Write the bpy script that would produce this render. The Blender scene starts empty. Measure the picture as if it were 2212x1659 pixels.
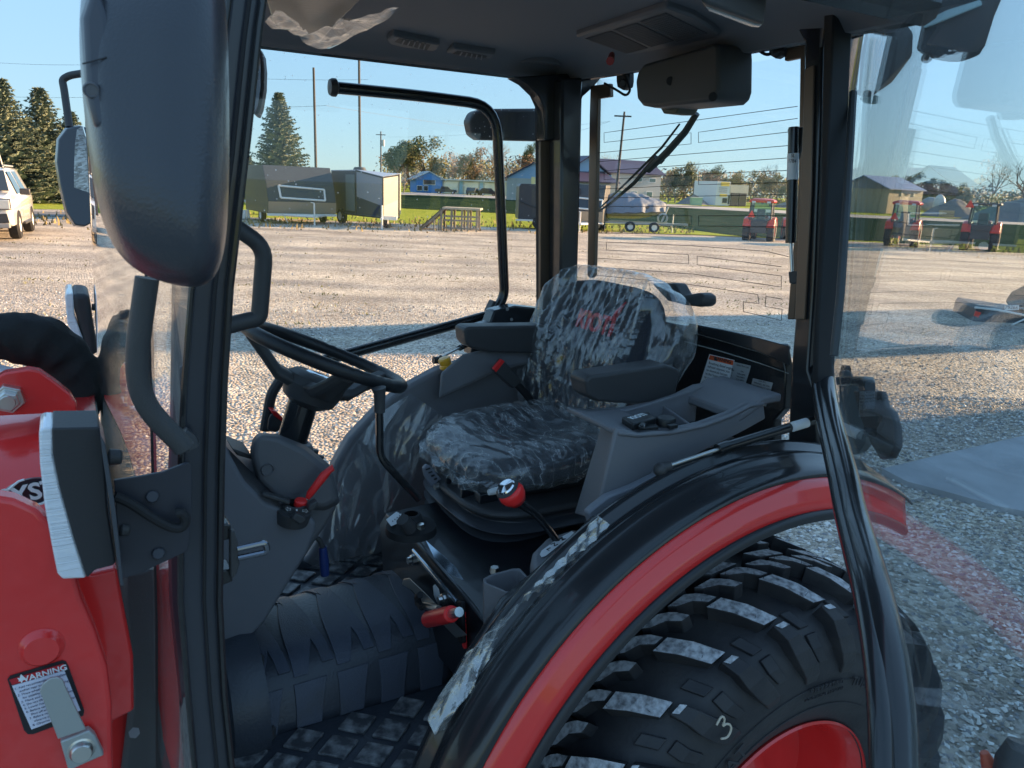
import bpy, bmesh, math, random
from mathutils import Vector, Matrix, noise
R=math.radians
sc=bpy.context.scene
# ---------------- camera ----------------
W,H=2212.,1659.; FPX=0.751*W
CH=1.97
pitch=R(14.4); roll=R(2.3)
cf=Vector((0,math.cos(pitch),-math.sin(pitch))); r0=Vector((1,0,0)); u0=r0.cross(cf)
cr=math.cos(roll)*r0+math.sin(roll)*u0; cu=-math.sin(roll)*r0+math.cos(roll)*u0
CAM=Vector((0,0,CH))
cam=bpy.data.cameras.new('camera'); camo=bpy.data.objects.new('camera',cam); sc.collection.objects.link(camo)
camo.matrix_world=Matrix(((cr.x,cu.x,-cf.x,0),(cr.y,cu.y,-cf.y,0),(cr.z,cu.z,-cf.z,CH),(0,0,0,1)))
cam.sensor_width=36; cam.lens=36*0.751; cam.clip_start=0.02; cam.clip_end=3000
cam.dof.use_dof=True; cam.dof.focus_distance=3.2; cam.dof.aperture_fstop=16
sc.camera=camo
# ---------------- light ----------------
SUN_AZ=68; SUN_EL=13.5
w=bpy.data.worlds.new('World'); sc.world=w; w.use_nodes=True
nt=w.node_tree; bg=nt.nodes['Background']; sky=nt.nodes.new('ShaderNodeTexSky'); sky.sky_type='NISHITA'
sky.sun_disc=False; sky.sun_elevation=R(SUN_EL); sky.sun_rotation=R(SUN_AZ); sky.air_density=1.0; sky.dust_density=0.0; sky.ozone_density=3.0
gm_=nt.nodes.new('ShaderNodeGamma'); gm_.inputs[1].default_value=0.42; nt.links.new(sky.outputs[0],gm_.inputs[0])
tn_=nt.nodes.new('ShaderNodeMix'); tn_.data_type='RGBA'; tn_.blend_type='MULTIPLY'; tn_.inputs[0].default_value=1; tn_.inputs[7].default_value=(.74,.99,1.20,1)
bw_n=nt.nodes.new('ShaderNodeRGBToBW'); nt.links.new(gm_.outputs[0],bw_n.inputs[0])
pw_n=nt.nodes.new('ShaderNodeMath'); pw_n.operation='POWER'; pw_n.inputs[1].default_value=-.5; nt.links.new(bw_n.outputs[0],pw_n.inputs[0])
sc_n=nt.nodes.new('ShaderNodeVectorMath'); sc_n.operation='SCALE'; nt.links.new(gm_.outputs[0],sc_n.inputs[0]); nt.links.new(pw_n.outputs[0],sc_n.inputs['Scale'])
nt.links.new(sc_n.outputs[0],tn_.inputs[6]); nt.links.new(tn_.outputs[2],bg.inputs[0]); bg.inputs[1].default_value=0.106
sl=bpy.data.lights.new('sun','SUN'); sl.energy=3.1; sl.angle=R(0.5); sl.color=(1.0,0.66,0.36)
so=bpy.data.objects.new('sun',sl); sc.collection.objects.link(so)
sd=Vector((math.sin(R(SUN_AZ))*math.cos(R(SUN_EL)),math.cos(R(SUN_AZ))*math.cos(R(SUN_EL)),math.sin(R(SUN_EL))))
so.rotation_euler=sd.to_track_quat('Z','Y').to_euler(); so.location=(60,25,20)
sc.view_settings.view_transform='Standard'; sc.view_settings.look='None'; sc.view_settings.exposure=2.5; sc.view_settings.gamma=1
# ---------------- frames of reference ----------------
AX=R(60)
TU=Vector((math.sin(AX),math.cos(AX),0)); TV=Vector((-math.cos(AX),math.sin(AX),0)); TZ=Vector((0,0,1))
def T(u,v,z): return TU*u+TV*v+TZ*z
def ray(x,y): return cf+cr*((x-W/2)/FPX)-cu*((y-H/2)/FPX)
def pv(v,x,y): d=ray(x,y); return CAM+d*(v/d.dot(TV))
def pu(u,x,y): d=ray(x,y); return CAM+d*(u/d.dot(TU))
def pz(z,x,y): d=ray(x,y); return CAM+d*((z-CH)/d.z)
def pd(t,x,y): return CAM+ray(x,y)*t
def pn(n,q,x,y): d=ray(x,y); return CAM+d*((q-CAM).dot(n)/d.dot(n))
# ---------------- materials ----------------
MATS={}
def mat(name,col,rough=0.5,metal=0.0,bump=0.0,bscale=80,coat=0.0,spec=0.5,var=0.0,vscale=8,col2=None,trans=0,emis=None,ior=1.45,detail=4,lo=0.35,hi=0.65,stretch=None,bdist=0.002):
    if name in MATS: return MATS[name]
    m=bpy.data.materials.new(name); m.use_nodes=True; n=m.node_tree; b=n.nodes['Principled BSDF']
    c=(*col,1)
    b.inputs['Base Color'].default_value=c; b.inputs['Roughness'].default_value=rough; b.inputs['Metallic'].default_value=metal
    b.inputs['Coat Weight'].default_value=coat; b.inputs['Coat Roughness'].default_value=0.04; b.inputs['Specular IOR Level'].default_value=spec; b.inputs['IOR'].default_value=ior
    b.inputs['Transmission Weight'].default_value=trans
    if emis: b.inputs['Emission Color'].default_value=(*emis[:3],1); b.inputs['Emission Strength'].default_value=emis[3]
    tc=n.nodes.new('ShaderNodeTexCoord'); vec=tc.outputs['Object']
    if stretch:
        mp=n.nodes.new('ShaderNodeMapping'); mp.inputs['Scale'].default_value=stretch; n.links.new(vec,mp.inputs[0]); vec=mp.outputs[0]
    if bump:
        t=n.nodes.new('ShaderNodeTexNoise'); t.inputs['Scale'].default_value=bscale; t.inputs['Detail'].default_value=3; n.links.new(vec,t.inputs[0])
        k=n.nodes.new('ShaderNodeBump'); k.inputs['Strength'].default_value=bump; k.inputs['Distance'].default_value=bdist
        n.links.new(t.outputs[0],k.inputs['Height']); n.links.new(k.outputs[0],b.inputs['Normal'])
    if var or col2:
        t=n.nodes.new('ShaderNodeTexNoise'); t.inputs['Scale'].default_value=vscale; t.inputs['Detail'].default_value=detail; n.links.new(vec,t.inputs[0])
        cr_=n.nodes.new('ShaderNodeValToRGB'); cr_.color_ramp.elements[0].position=lo; cr_.color_ramp.elements[1].position=hi
        c1=c; c2=(*col2,1) if col2 else (min(1,col[0]*(1+var)),min(1,col[1]*(1+var)),min(1,col[2]*(1+var)),1)
        if not col2: c1=(col[0]*(1-var),col[1]*(1-var),col[2]*(1-var),1)
        cr_.color_ramp.elements[0].color=c1; cr_.color_ramp.elements[1].color=c2
        n.links.new(t.outputs[0],cr_.inputs[0]); n.links.new(cr_.outputs[0],b.inputs['Base Color'])
    MATS[name]=m; return m
def glassmat(name,tint,base=0.04,rough=0.0,dirt=0.0,bump=0.0,bscale=20,gain=1.0,crease_glint=0,base_r=.03,axes=None,spots=0):
    m=bpy.data.materials.new(name); m.use_nodes=True; n=m.node_tree; n.nodes.clear()
    out=n.nodes.new('ShaderNodeOutputMaterial'); mix=n.nodes.new('ShaderNodeMixShader'); tr=n.nodes.new('ShaderNodeBsdfTransparent'); gl=n.nodes.new('ShaderNodeBsdfGlossy')
    tr.inputs[0].default_value=(*tint,1); gl.inputs[1].default_value=rough; gl.inputs[0].default_value=(1,1,1,1)
    fr=n.nodes.new('ShaderNodeLayerWeight'); fr.inputs[0].default_value=.5
    pw=n.nodes.new('ShaderNodeMath'); pw.operation='POWER'; pw.inputs[1].default_value=5; n.links.new(fr.outputs['Facing'],pw.inputs[0])
    mm=n.nodes.new('ShaderNodeMath'); mm.operation='MULTIPLY_ADD'; mm.inputs[1].default_value=.7*gain; mm.inputs[2].default_value=base_r*gain; n.links.new(pw.outputs[0],mm.inputs[0]); mm.use_clamp=True
    n.links.new(mm.outputs[0],mix.inputs[0]); n.links.new(tr.outputs[0],mix.inputs[1]); n.links.new(gl.outputs[0],mix.inputs[2])
    last=mix
    tc=n.nodes.new('ShaderNodeTexCoord'); vec=tc.outputs['Object']
    if axes:
        cb=n.nodes.new('ShaderNodeCombineXYZ')
        for i_,a_ in enumerate(axes):
            dp_=n.nodes.new('ShaderNodeVectorMath'); dp_.operation='DOT_PRODUCT'; dp_.inputs[1].default_value=a_; n.links.new(vec,dp_.inputs[0]); n.links.new(dp_.outputs['Value'],cb.inputs[i_])
        vec=cb.outputs[0]
    if bump:
        t=n.nodes.new('ShaderNodeTexNoise'); t.inputs['Scale'].default_value=bscale; t.inputs['Detail'].default_value=5; t.inputs['Distortion'].default_value=1.0;  n.links.new(vec,t.inputs[0])
        k=n.nodes.new('ShaderNodeBump'); k.inputs['Strength'].default_value=bump; k.inputs['Distance'].default_value=0.02
        n.links.new(t.outputs[0],k.inputs['Height']); n.links.new(k.outputs[0],gl.inputs['Normal']); n.links.new(k.outputs[0],fr.inputs['Normal'])
    if dirt:
        df=n.nodes.new('ShaderNodeBsdfDiffuse'); df.inputs[0].default_value=(.75,.78,.8,1)
        m2=n.nodes.new('ShaderNodeMixShader'); t=n.nodes.new('ShaderNodeTexNoise'); t.inputs['Scale'].default_value=9; t.inputs['Detail'].default_value=6
        n.links.new(vec,t.inputs[0])
        if crease_glint:  # whitish highlights along the film creases, painted as diffuse colour
            t.inputs['Scale'].default_value=crease_glint; t.inputs['Detail'].default_value=3; t.inputs['Distortion'].default_value=1.2
            q1=n.nodes.new('ShaderNodeMath'); q1.operation='MULTIPLY_ADD'; q1.inputs[1].default_value=2; q1.inputs[2].default_value=-1; n.links.new(t.outputs[0],q1.inputs[0])
            q2_=n.nodes.new('ShaderNodeMath'); q2_.operation='ABSOLUTE'; n.links.new(q1.outputs[0],q2_.inputs[0])
            q3=n.nodes.new('ShaderNodeMath'); q3.operation='SUBTRACT'; q3.inputs[0].default_value=1; n.links.new(q2_.outputs[0],q3.inputs[1])
            p3=n.nodes.new('ShaderNodeMath'); p3.operation='POWER'; p3.inputs[1].default_value=16; n.links.new(q3.outputs[0],p3.inputs[0])
        ml=n.nodes.new('ShaderNodeMath'); ml.operation='MULTIPLY'; ml.inputs[1].default_value=dirt*2; 
        if crease_glint: ml.operation='MULTIPLY_ADD'; ml.inputs[2].default_value=dirt*.45; n.links.new(p3.outputs[0],ml.inputs[0]); ml.use_clamp=True
        else: n.links.new(t.outputs[0],ml.inputs[0])
        n.links.new(ml.outputs[0],m2.inputs[0]); n.links.new(mix.outputs[0],m2.inputs[1]); n.links.new(df.outputs[0],m2.inputs[2]); last=m2
    if spots:
        vo=n.nodes.new('ShaderNodeTexVoronoi'); vo.inputs['Scale'].default_value=spots; n.links.new(vec,vo.inputs[0])
        sx=n.nodes.new('ShaderNodeSeparateColor'); n.links.new(vo.outputs['Color'],sx.inputs[0])
        a1=n.nodes.new('ShaderNodeMath'); a1.operation='MULTIPLY'; a1.inputs[1].default_value=.17; n.links.new(sx.outputs[0],a1.inputs[0])
        a2=n.nodes.new('ShaderNodeMath'); a2.operation='LESS_THAN'; n.links.new(vo.outputs['Distance'],a2.inputs[0]); n.links.new(a1.outputs[0],a2.inputs[1])
        a3=n.nodes.new('ShaderNodeMath'); a3.operation='GREATER_THAN'; a3.inputs[1].default_value=.62; n.links.new(sx.outputs[1],a3.inputs[0])
        a4=n.nodes.new('ShaderNodeMath'); a4.operation='MULTIPLY'; n.links.new(a2.outputs[0],a4.inputs[0]); n.links.new(a3.outputs[0],a4.inputs[1])
        a5=n.nodes.new('ShaderNodeMath'); a5.operation='MULTIPLY'; a5.inputs[1].default_value=.45; n.links.new(a4.outputs[0],a5.inputs[0])
        dd=n.nodes.new('ShaderNodeBsdfTranslucent'); dd.inputs[0].default_value=(.8,.84,.86,1); m6=n.nodes.new('ShaderNodeMixShader'); n.links.new(a5.outputs[0],m6.inputs[0]); n.links.new(last.outputs[0],m6.inputs[1]); n.links.new(dd.outputs[0],m6.inputs[2]); last=m6
    n.links.new(last.outputs[0],out.inputs[0]); MATS[name]=m; return m
# ---------------- object helpers ----------------
col=sc.collection
def tag(o,label=None,cat=None,group=None,kind=None):
    if label: o['label']=label
    if cat: o['category']=cat
    if group: o['group']=group
    if kind: o['kind']=kind
    return o
def thing(name,label,cat,loc=(0,0,0),rz=0,group=None):
    o=bpy.data.objects.new(name,None); col.objects.link(o); o.location=loc; o.rotation_euler=(0,0,rz); o.empty_display_size=0.2
    return tag(o,label,cat,group)
def copy_tree(o,parent=None):
    c=o.copy(); col.objects.link(c); c.parent=parent
    for ch in [x for x in bpy.data.objects if x.parent==o]: copy_tree(ch,c)
    return c
def wloc(o):
    p=Vector(o.location); q=o.parent
    while q is not None: p=p+Vector(q.location); q=q.parent
    return p
class B:
    """collects geometry in world coordinates (or in the parent's own when local)"""
    def __init__(s): s.bm=bmesh.new()
    def face(s,pts): 
        return s.bm.faces.new([s.bm.verts.new(p) for p in pts])
    def prism(s,pts,d):
        a=[s.bm.verts.new(p) for p in pts]; b=[s.bm.verts.new(Vector(p)+d) for p in pts]
        s.bm.faces.new(a); s.bm.faces.new(b[::-1])
        for i in range(len(a)): j=(i+1)%len(a); s.bm.faces.new((a[j],a[i],b[i],b[j]))
        return s
    def loft(s,rings,close=True,cap=True):
        vs=[[s.bm.verts.new(p) for p in r] for r in rings]; n=len(vs[0])
        for a,b in zip(vs[:-1],vs[1:]):
            for i in range(n if close else n-1): j=(i+1)%n; s.bm.faces.new((a[i],a[j],b[j],b[i]))
        if cap and close: s.bm.faces.new(vs[0][::-1]); s.bm.faces.new(vs[-1])
        return s
    def box(s,c,h,ax=None,ay=None,az=None):
        ax=ax or Vector((1,0,0)); ay=ay or Vector((0,1,0)); az=az or Vector((0,0,1)); c=Vector(c)
        p=[c+ax*h[0]*i+ay*h[1]*j-az*h[2] for i,j in((-1,-1),(1,-1),(1,1),(-1,1))]
        return s.prism(p,az*2*h[2])
    def tbox(s,c,h): return s.box(c,h,TU,TV,TZ)   # box along the tractor's own axes
    def tube(s,pts,r,seg=12,sm=0,cap=True):
        pts=[Vector(p) for p in pts]; rs=r if isinstance(r,(list,tuple)) else [r]*len(pts)
        for _ in range(sm):
            q=[pts[0]]; rr=[rs[0]]
            for i in range(len(pts)-1):
                a,b=pts[i],pts[i+1]
                if i>0: q.append(a.lerp(b,.25)); rr.append(rs[i]*.75+rs[i+1]*.25)
                if i<len(pts)-2: q.append(a.lerp(b,.75)); rr.append(rs[i]*.25+rs[i+1]*.75)
            q.append(pts[-1]); rr.append(rs[-1]); pts,rs=q,rr
        t=(pts[1]-pts[0]).normalized(); n=t.orthogonal().normalized(); rings=[]
        for i,p in enumerate(pts):
            if i==0: t2=(pts[1]-p)
            elif i==len(pts)-1: t2=p-pts[i-1]
            else: t2=(pts[i+1]-p).normalized()+(p-pts[i-1]).normalized()
            t2.normalize(); n=(n-t2*n.dot(t2)).normalized(); b=t2.cross(n)
            rings.append([p+(n*math.cos(a)+b*math.sin(a))*rs[i] for a in [2*math.pi*k/seg for k in range(seg)]])
        return s.loft(rings,cap=cap)
    def lathe(s,o,ax,prof,seg=48,a0=0,a1=360,ref=None):
        o=Vector(o); ax=Vector(ax).normalized(); n=Vector(ref) if ref else ax.orthogonal(); n=(n-ax*n.dot(ax)).normalized(); b=ax.cross(n)
        full=abs(a1-a0)>=360; k=seg if full else seg+1; rings=[]
        for (rr,h) in prof:
            rings.append([o+ax*h+(n*math.cos(a)+b*math.sin(a))*max(rr,1e-5) for a in [R(a0+(a1-a0)*i/seg) for i in range(k)]])
        return s.loft(rings,close=full,cap=False)
    def cyl(s,a,b,r,seg=20): return s.tube([a,b],r,seg)
    def grid(s,f,nu,nv,cu_=False):
        v=[[s.bm.verts.new(f(i/nu,j/nv)) for j in range(nv+1)] for i in range(nu+1)]
        for i in range(nu):
            for j in range(nv): s.bm.faces.new((v[i][j],v[i+1][j],v[i+1][j+1],v[i][j+1]))
        return s
    def ball(s,c,r,ax=(1,1,1),seg=16,rin=10,M=None):
        c=Vector(c); f=[]
        def P(i,j):
            th=math.pi*i/rin; ph=2*math.pi*j/seg
            p=Vector((math.sin(th)*math.cos(ph)*r*ax[0],math.sin(th)*math.sin(ph)*r*ax[1],math.cos(th)*r*ax[2]))
            return c+(M@p if M else p)
        top=s.bm.verts.new(P(0,0)); bot=s.bm.verts.new(P(rin,0)); rg=[[s.bm.verts.new(P(i,j)) for j in range(seg)] for i in range(1,rin)]
        for j in range(seg):
            k=(j+1)%seg; s.bm.faces.new((top,rg[0][j],rg[0][k])); s.bm.faces.new((bot,rg[-1][k],rg[-1][j]))
            for a,b in zip(rg[:-1],rg[1:]): s.bm.faces.new((a[j],b[j],b[k],a[k]))
        return s
    def obj(s,name,m,parent=None,smooth=True,bev=0,solid=0,sub=0,local=False,ang=35,seg=2,label=None,loc=None,off=0):
        bm=s.bm; bmesh.ops.recalc_face_normals(bm,faces=bm.faces[:])
        me=bpy.data.meshes.new(name)
        vs=[v.co for v in bm.verts]
        c=Vector((0,0,0))
        if not local and vs:
            c=Vector(((min(v.x for v in vs)+max(v.x for v in vs))/2,(min(v.y for v in vs)+max(v.y for v in vs))/2,min(v.z for v in vs)))
            if loc is not None: c=Vector(loc)
            for v in bm.verts: v.co=v.co-c
        bm.to_mesh(me); bm.free(); me.materials.append(m)
        o=bpy.data.objects.new(name,me); col.objects.link(o)
        if parent is not None: o.parent=parent
        if not local: o.location=c-(wloc(parent) if parent is not None else Vector((0,0,0)))
        if smooth: 
            me.polygons.foreach_set('use_smooth',[True]*len(me.polygons))
            if not sub: me.set_sharp_from_angle(angle=R(ang))
        if solid: k=o.modifiers.new('solid','SOLIDIFY'); k.thickness=solid; k.offset=off
        if bev: k=o.modifiers.new('bevel','BEVEL'); k.width=bev; k.segments=seg; k.limit_method='ANGLE'; k.angle_limit=R(30); k.harden_normals=False
        if sub: k=o.modifiers.new('sub','SUBSURF'); k.levels=sub; k.render_levels=sub
        if label: o['label']=label
        return o
def text(s,o,xd,yd,size,m,parent,name='lettering',ext=0.0002,align='CENTER',bold=0,shear=0,width=None,spacing=1.0):
    cu_=bpy.data.curves.new(name,'FONT'); cu_.body=s; cu_.size=size; cu_.align_x=align; cu_.align_y='CENTER'; cu_.extrude=ext; cu_.offset=bold; cu_.shear=shear; cu_.space_line=spacing; cu_.resolution_u=3
    t=bpy.data.objects.new('tmp',cu_); col.objects.link(t)
    dg=bpy.context.evaluated_depsgraph_get(); me=bpy.data.meshes.new_from_object(t.evaluated_get(dg)); bpy.data.objects.remove(t)
    xd=Vector(xd).normalized(); yd=Vector(yd); yd=(yd-xd*yd.dot(xd)).normalized(); zd=xd.cross(yd)
    sx=1
    if width: 
        xs=[v.co.x for v in me.vertices]; sx=width/(max(xs)-min(xs))
    for v in me.vertices: p=v.co.copy(); v.co=xd*p.x*sx+yd*p.y+zd*p.z
    me.materials.clear(); me.materials.append(m)
    ob=bpy.data.objects.new(name,me); col.objects.link(ob); ob.parent=parent
    ob.location=Vector(o)-(wloc(parent) if parent else Vector((0,0,0)))
    return ob
PX=lambda v,L:[pv(v,*p) for p in L]
def prV(L,v0,v1): return B().prism(PX(v0,L),TV*(v1-v0))
def prU(L,u0,u1): return B().prism([pu(u0,*p) for p in L],TU*(u1-u0))
def fillet(pts,rad,n=6):
    pts=[Vector(p) for p in pts]; out=[pts[0]]
    for i in range(1,len(pts)-1):
        a,b,c=pts[i-1],pts[i],pts[i+1]; l=min(rad,(a-b).length*.45,(c-b).length*.45)
        p=b+(a-b).normalized()*l; q=b+(c-b).normalized()*l
        for k in range(n+1):
            t=k/n; out.append(p*(1-t)**2+b*2*t*(1-t)+q*t*t)
    out.append(pts[-1]); return out
# paints and plastics
black=mat('black_paint',(.022,.023,.026),.24,coat=.4,bump=.08,bscale=60)
gloss=mat('black_tube',(.014,.015,.017),.26,coat=.5)
blackm=mat('black_plastic',(.05,.05,.053),.45,bump=.35,bscale=500)
rubberm=mat('rubber_seal',(.015,.015,.017),.7)
grey=mat('grey_plastic',(.18,.18,.195),.5,bump=.45,bscale=700,spec=.5)
greyd=mat('charcoal_plastic',(.12,.12,.13),.5,bump=.4,bscale=600)
roofm=mat('headliner',(.16,.16,.175),.75,bump=.5,bscale=500)
red=mat('red_paint',(.76,.036,.034),.26,coat=.7,bump=.06,bscale=25)
redpl=mat('red_plastic',(.85,.03,.03),.3,bump=.1,bscale=300)
steel=mat('zinc_steel',(.62,.62,.60),.28,metal=1.0,bump=.1,bscale=90)
white=mat('white_label',(.78,.80,.82),.5)
silver=mat('silver_label',(.55,.58,.60),.35,metal=.5)
inkm=mat('ink',(.03,.03,.035),.6)
amber=mat('amber_knob',(.85,.42,.03),.3,coat=.4)
blue=mat('blue_grip',(.02,.04,.16),.4)
glass=glassmat('cab_glass',(.975,.99,.99),dirt=0.008)
screenglass=glassmat('screen_glass',(.93,.96,.96),dirt=0.012,gain=1.6,base_r=.10)
spotglass=glassmat('rain_spotted_glass',(.975,.99,.99),dirt=0.012,spots=62)
doorglass=glassmat('door_glass',(.93,.97,.975),dirt=0.015,gain=1.0)
# ================= THE TRACTOR =================
TR=thing('tractor','large red and black cab tractor in front, its near door open onto the wrapped seat','tractor',T(.9,1.72,0))
dn=(TU*.71-TV*.73); DH=T(1.465,1.12,1.5)
PD=lambda x,y: pn(dn,DH,x,y)
# --- rear pillars ---
pl=B(); pl.prism([T(1.43,2.22,1.40),T(1.55,2.22,1.40),T(1.55,2.30,1.40),T(1.43,2.30,1.40)],Vector((0,0,.95)))
pil=prV([(1185,175),(1230,172),(1222,560),(1219,700),(1219,760),(1181,760),(1184,560)],2.27,2.19).obj('rear_pillar',black,TR,bev=.008)
bronze=mat('bronze_trim',(.16,.115,.085),.35,metal=.3,bump=.1,bscale=30)
prV([(1163,305),(1186,305),(1183,668),(1163,663)],2.29,2.275).obj('pillar_trim',bronze,pil,bev=.002)
prV([(1154,170),(1186,172),(1184,700),(1158,700),(1156,300)],2.32,2.295).obj('seal',rubberm,pil,bev=.002)
# gusset under the roof at the far rear corner
prV([(1092,170),(1290,158),(1262,190),(1238,212),(1230,235),(1228,300),(1158,305),(1158,240),(1143,208),(1118,184)],2.30,2.24).obj('gusset',black,TR,bev=.006)
# near rear pillar
np_=prU([(1738,60),(1776,40),(1770,300),(1758,620),(1745,800),(1762,850),(1766,985),(1700,985),(1708,800),(1722,620),(1733,300)],1.47,1.53).obj('rear_pillar',black,TR,bev=.006)
prU([(1742,150),(1762,140),(1756,420),(1742,690),(1720,690),(1732,420)],1.468,1.462).obj('pillar_trim',bronze,np_,bev=.002)
prU([(1779,20),(1802,10),(1786,420),(1768,700),(1764,850),(1752,850),(1757,700),(1772,420)],1.44,1.50).obj('seal',rubberm,np_,bev=.004)
prU([(1700,0),(1860,0),(1800,60),(1790,140),(1768,140),(1760,100),(1735,55)],1.50,1.47).obj('gusset',mat('dusk_panel',(.035,.04,.06),.25,coat=.4),np_,bev=.006)
# --- rear hatch glass and its heater lines ---
def rg(x,y): # bowed rear window surface: deeper in the middle
    p=pu(1.56,x,y); q=p.dot(TV); k=(q-1.72)/.5; u=1.56+.10*max(0,1-k*k); p=pu(u,x,y); return p
def rgq(x,y):
    p=rg(x,y); q=p.dot(TV); k=(q-1.72)/.5; u=1.56+.10*max(0,1-k*k); return pu(u,x,y)
win=B().grid(lambda a,b:(lambda v,z:T(1.56+.10*max(0,1-((v-1.72)/.5)**2)-.0,v,z))(1.22+a*1.0,1.60+b*.72),16,2).obj('rear_window',glass,TR,solid=.004)
hl=B(); wirem=mat('heater_wire',(.03,.022,.02),.6)
def hline(pts,r=.0009):
    q=[]
    for (a,b) in zip(pts[:-1],pts[1:]):
        n=max(2,int(abs(b[0]-a[0])/30))
        for i in range(n): t=i/n; q.append((a[0]+(b[0]-a[0])*t,a[1]+(b[1]-a[1])*t))
    q.append(pts[-1]); hl.tube([rgq(*p)-TU*.004 for p in q],r,5)
for L in ([(1725,230),(1307,287),(1307,308),(1495,287),(1495,311),(1288,331)],[(1725,256),(1511,286),(1511,308),(1725,283)],[(1288,350),(1725,313)],
 [(1710,341),(1307,369),(1307,388),(1496,377),(1496,400),(1286,409)],[(1710,368),(1511,376),(1511,399),(1704,394),(1705,420),(1286,428)],
 [(1708,445),(1312,446),(1312,466),(1495,466),(1495,486),(1286,485)],[(1708,466),(1511,466),(1511,488),(1708,490)],[(1286,503),(1500,507),(1708,516)],
 [(1712,556),(1659,543),(1500,531),(1312,523),(1312,540),(1489,550),(1490,570),(1284,557)],[(1690,576),(1508,553),(1508,572),(1690,596),(1690,620),(1500,592),(1284,576)],
 [(1284,594),(1475,612),(1639,636),(1642,656),(1608,652),(1608,673),(1690,692),(1692,668),(1655,662),(1657,640),(1692,646)]): hline(L)
hl.obj('heater_lines',wirem,win,smooth=False)
# bronze uprights of the hatch, hinges, wiper
def strip(L,u0,u1,name='hatch_trim',m=bronze,par=win,bev=.003): return prU(L,u0,u1).obj(name,m,par,bev=bev)
strip([(1275,185),(1317,180),(1318,209),(1291,213),(1288,400),(1283,594),(1278,600),(1272,600),(1268,594),(1271,400),(1273,250)],1.555,1.57)
strip([(1694,88),(1738,72),(1738,130),(1736,400),(1716,690),(1700,690),(1724,400),(1728,125),(1694,132)],1.555,1.57)
for (x,y,s) in ((1345,150,1),(1675,75,1.15)):
    h=B(); h.prism([pu(1.54,x+dx*s,y+dy*s) for dx,dy in((-14,-8),(14,-12),(14,25),(12,38),(0,45),(-12,38),(-14,25))],TU*.02)
    h.cyl(pu(1.53,x,y+30*s),pu(1.56,x,y+30*s),.012); h.obj('hatch_hinge',blackm,win,bev=.003)
wi=B().tube([pu(1.53,*p) for p in((1306,180),(1335,196),(1352,208),(1362,196),(1358,180),(1348,158))],.004,8,sm=2).obj('wiring',rubberm,win)
B().tube([pu(1.53,*p) for p in((1615,85),(1640,110),(1658,120),(1675,110),(1695,108))],.004,8,sm=2).obj('wiring',rubberm,win)
B().tube([pu(1.53,*p) for p in((1555,97),(1556,115),(1575,120),(1600,108),(1612,104))],.0045,8,sm=2).obj('wiring',rubberm,win)
wc=prU([(1443,185),(1448,165),(1462,148),(1600,112),(1616,104),(1627,108),(1628,130),(1627,200),(1622,218),(1610,228),(1480,240),(1458,236),(1446,222)],1.54,1.42).obj('wiper_motor_cover',blackm,TR,bev=.022,seg=4)
for (x,y) in ((1448,175),(1540,209)): B().cyl(pu(1.417,x,y),pu(1.43,x,y),.011).obj('screw_recess',rubberm,wc,bev=.002)
prU([(1466,236),(1510,236),(1500,250),(1474,250)],1.55,1.48).obj('mount',mat('dull_olive',(.09,.085,.06),.5),wc,bev=.004)
wp=B(); wp.tube([pu(1.60,*p) for p in((1505,245),(1480,285),(1440,330),(1400,368))],[.010,.011,.012,.010],8)
wp.tube([pu(1.605,*p) for p in((1418,340),(1370,395),(1320,438),(1288,460))],[.010,.007,.005,.003],6)
wp.tube([pu(1.61,*p) for p in((1468,268),(1430,318),(1360,388),(1290,455))],[.003,.004,.004,.003],6)
wp.prism([pu(1.60,*p) for p in((1412,342),(1426,345),(1418,354),(1408,350))],TU*.02)
wp.obj('rear_wiper',mat('wiper_metal',(.05,.055,.045),.45,bump=.2,bscale=60),TR)
# exterior hook
B().tube([pu(1.60,*p) for p in((1232,226),(1240,228),(1243,242),(1238,258))],[.008,.008,.006,.004],8,sm=2).obj('hook',mat('pewter',(.2,.2,.2),.5),win)
# gas strut of the hatch
gs=B(); a,b,c=pu(1.50,1715,275),pu(1.50,1708,525),pu(1.50,1712,612)
gs.cyl(a,b,.0125); gs.obj('gas_strut',gloss,TR); gso=[o for o in bpy.data.objects if o.name.startswith('gas_strut')][-1]
B().cyl(b,c,.0045).obj('rod',steel,gso)
prU([(1700,278),(1735,274),(1735,300),(1722,345),(1712,330),(1702,300)],1.515,1.525).obj('bracket',blackm,gso,bev=.003)
prU([(1702,586),(1722,586),(1722,612),(1714,614),(1704,612)],1.495,1.515).obj('bracket',blackm,gso,bev=.003)
B().lathe(a,(b-a),[(.0131,.06),(.0131,.12)],seg=24).obj('sticker',white,gso)
text('SL\n17B4',pu(1.4865,1712,342),TV*-1,TZ,.012,inkm,gso,ext=.0001)
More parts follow.
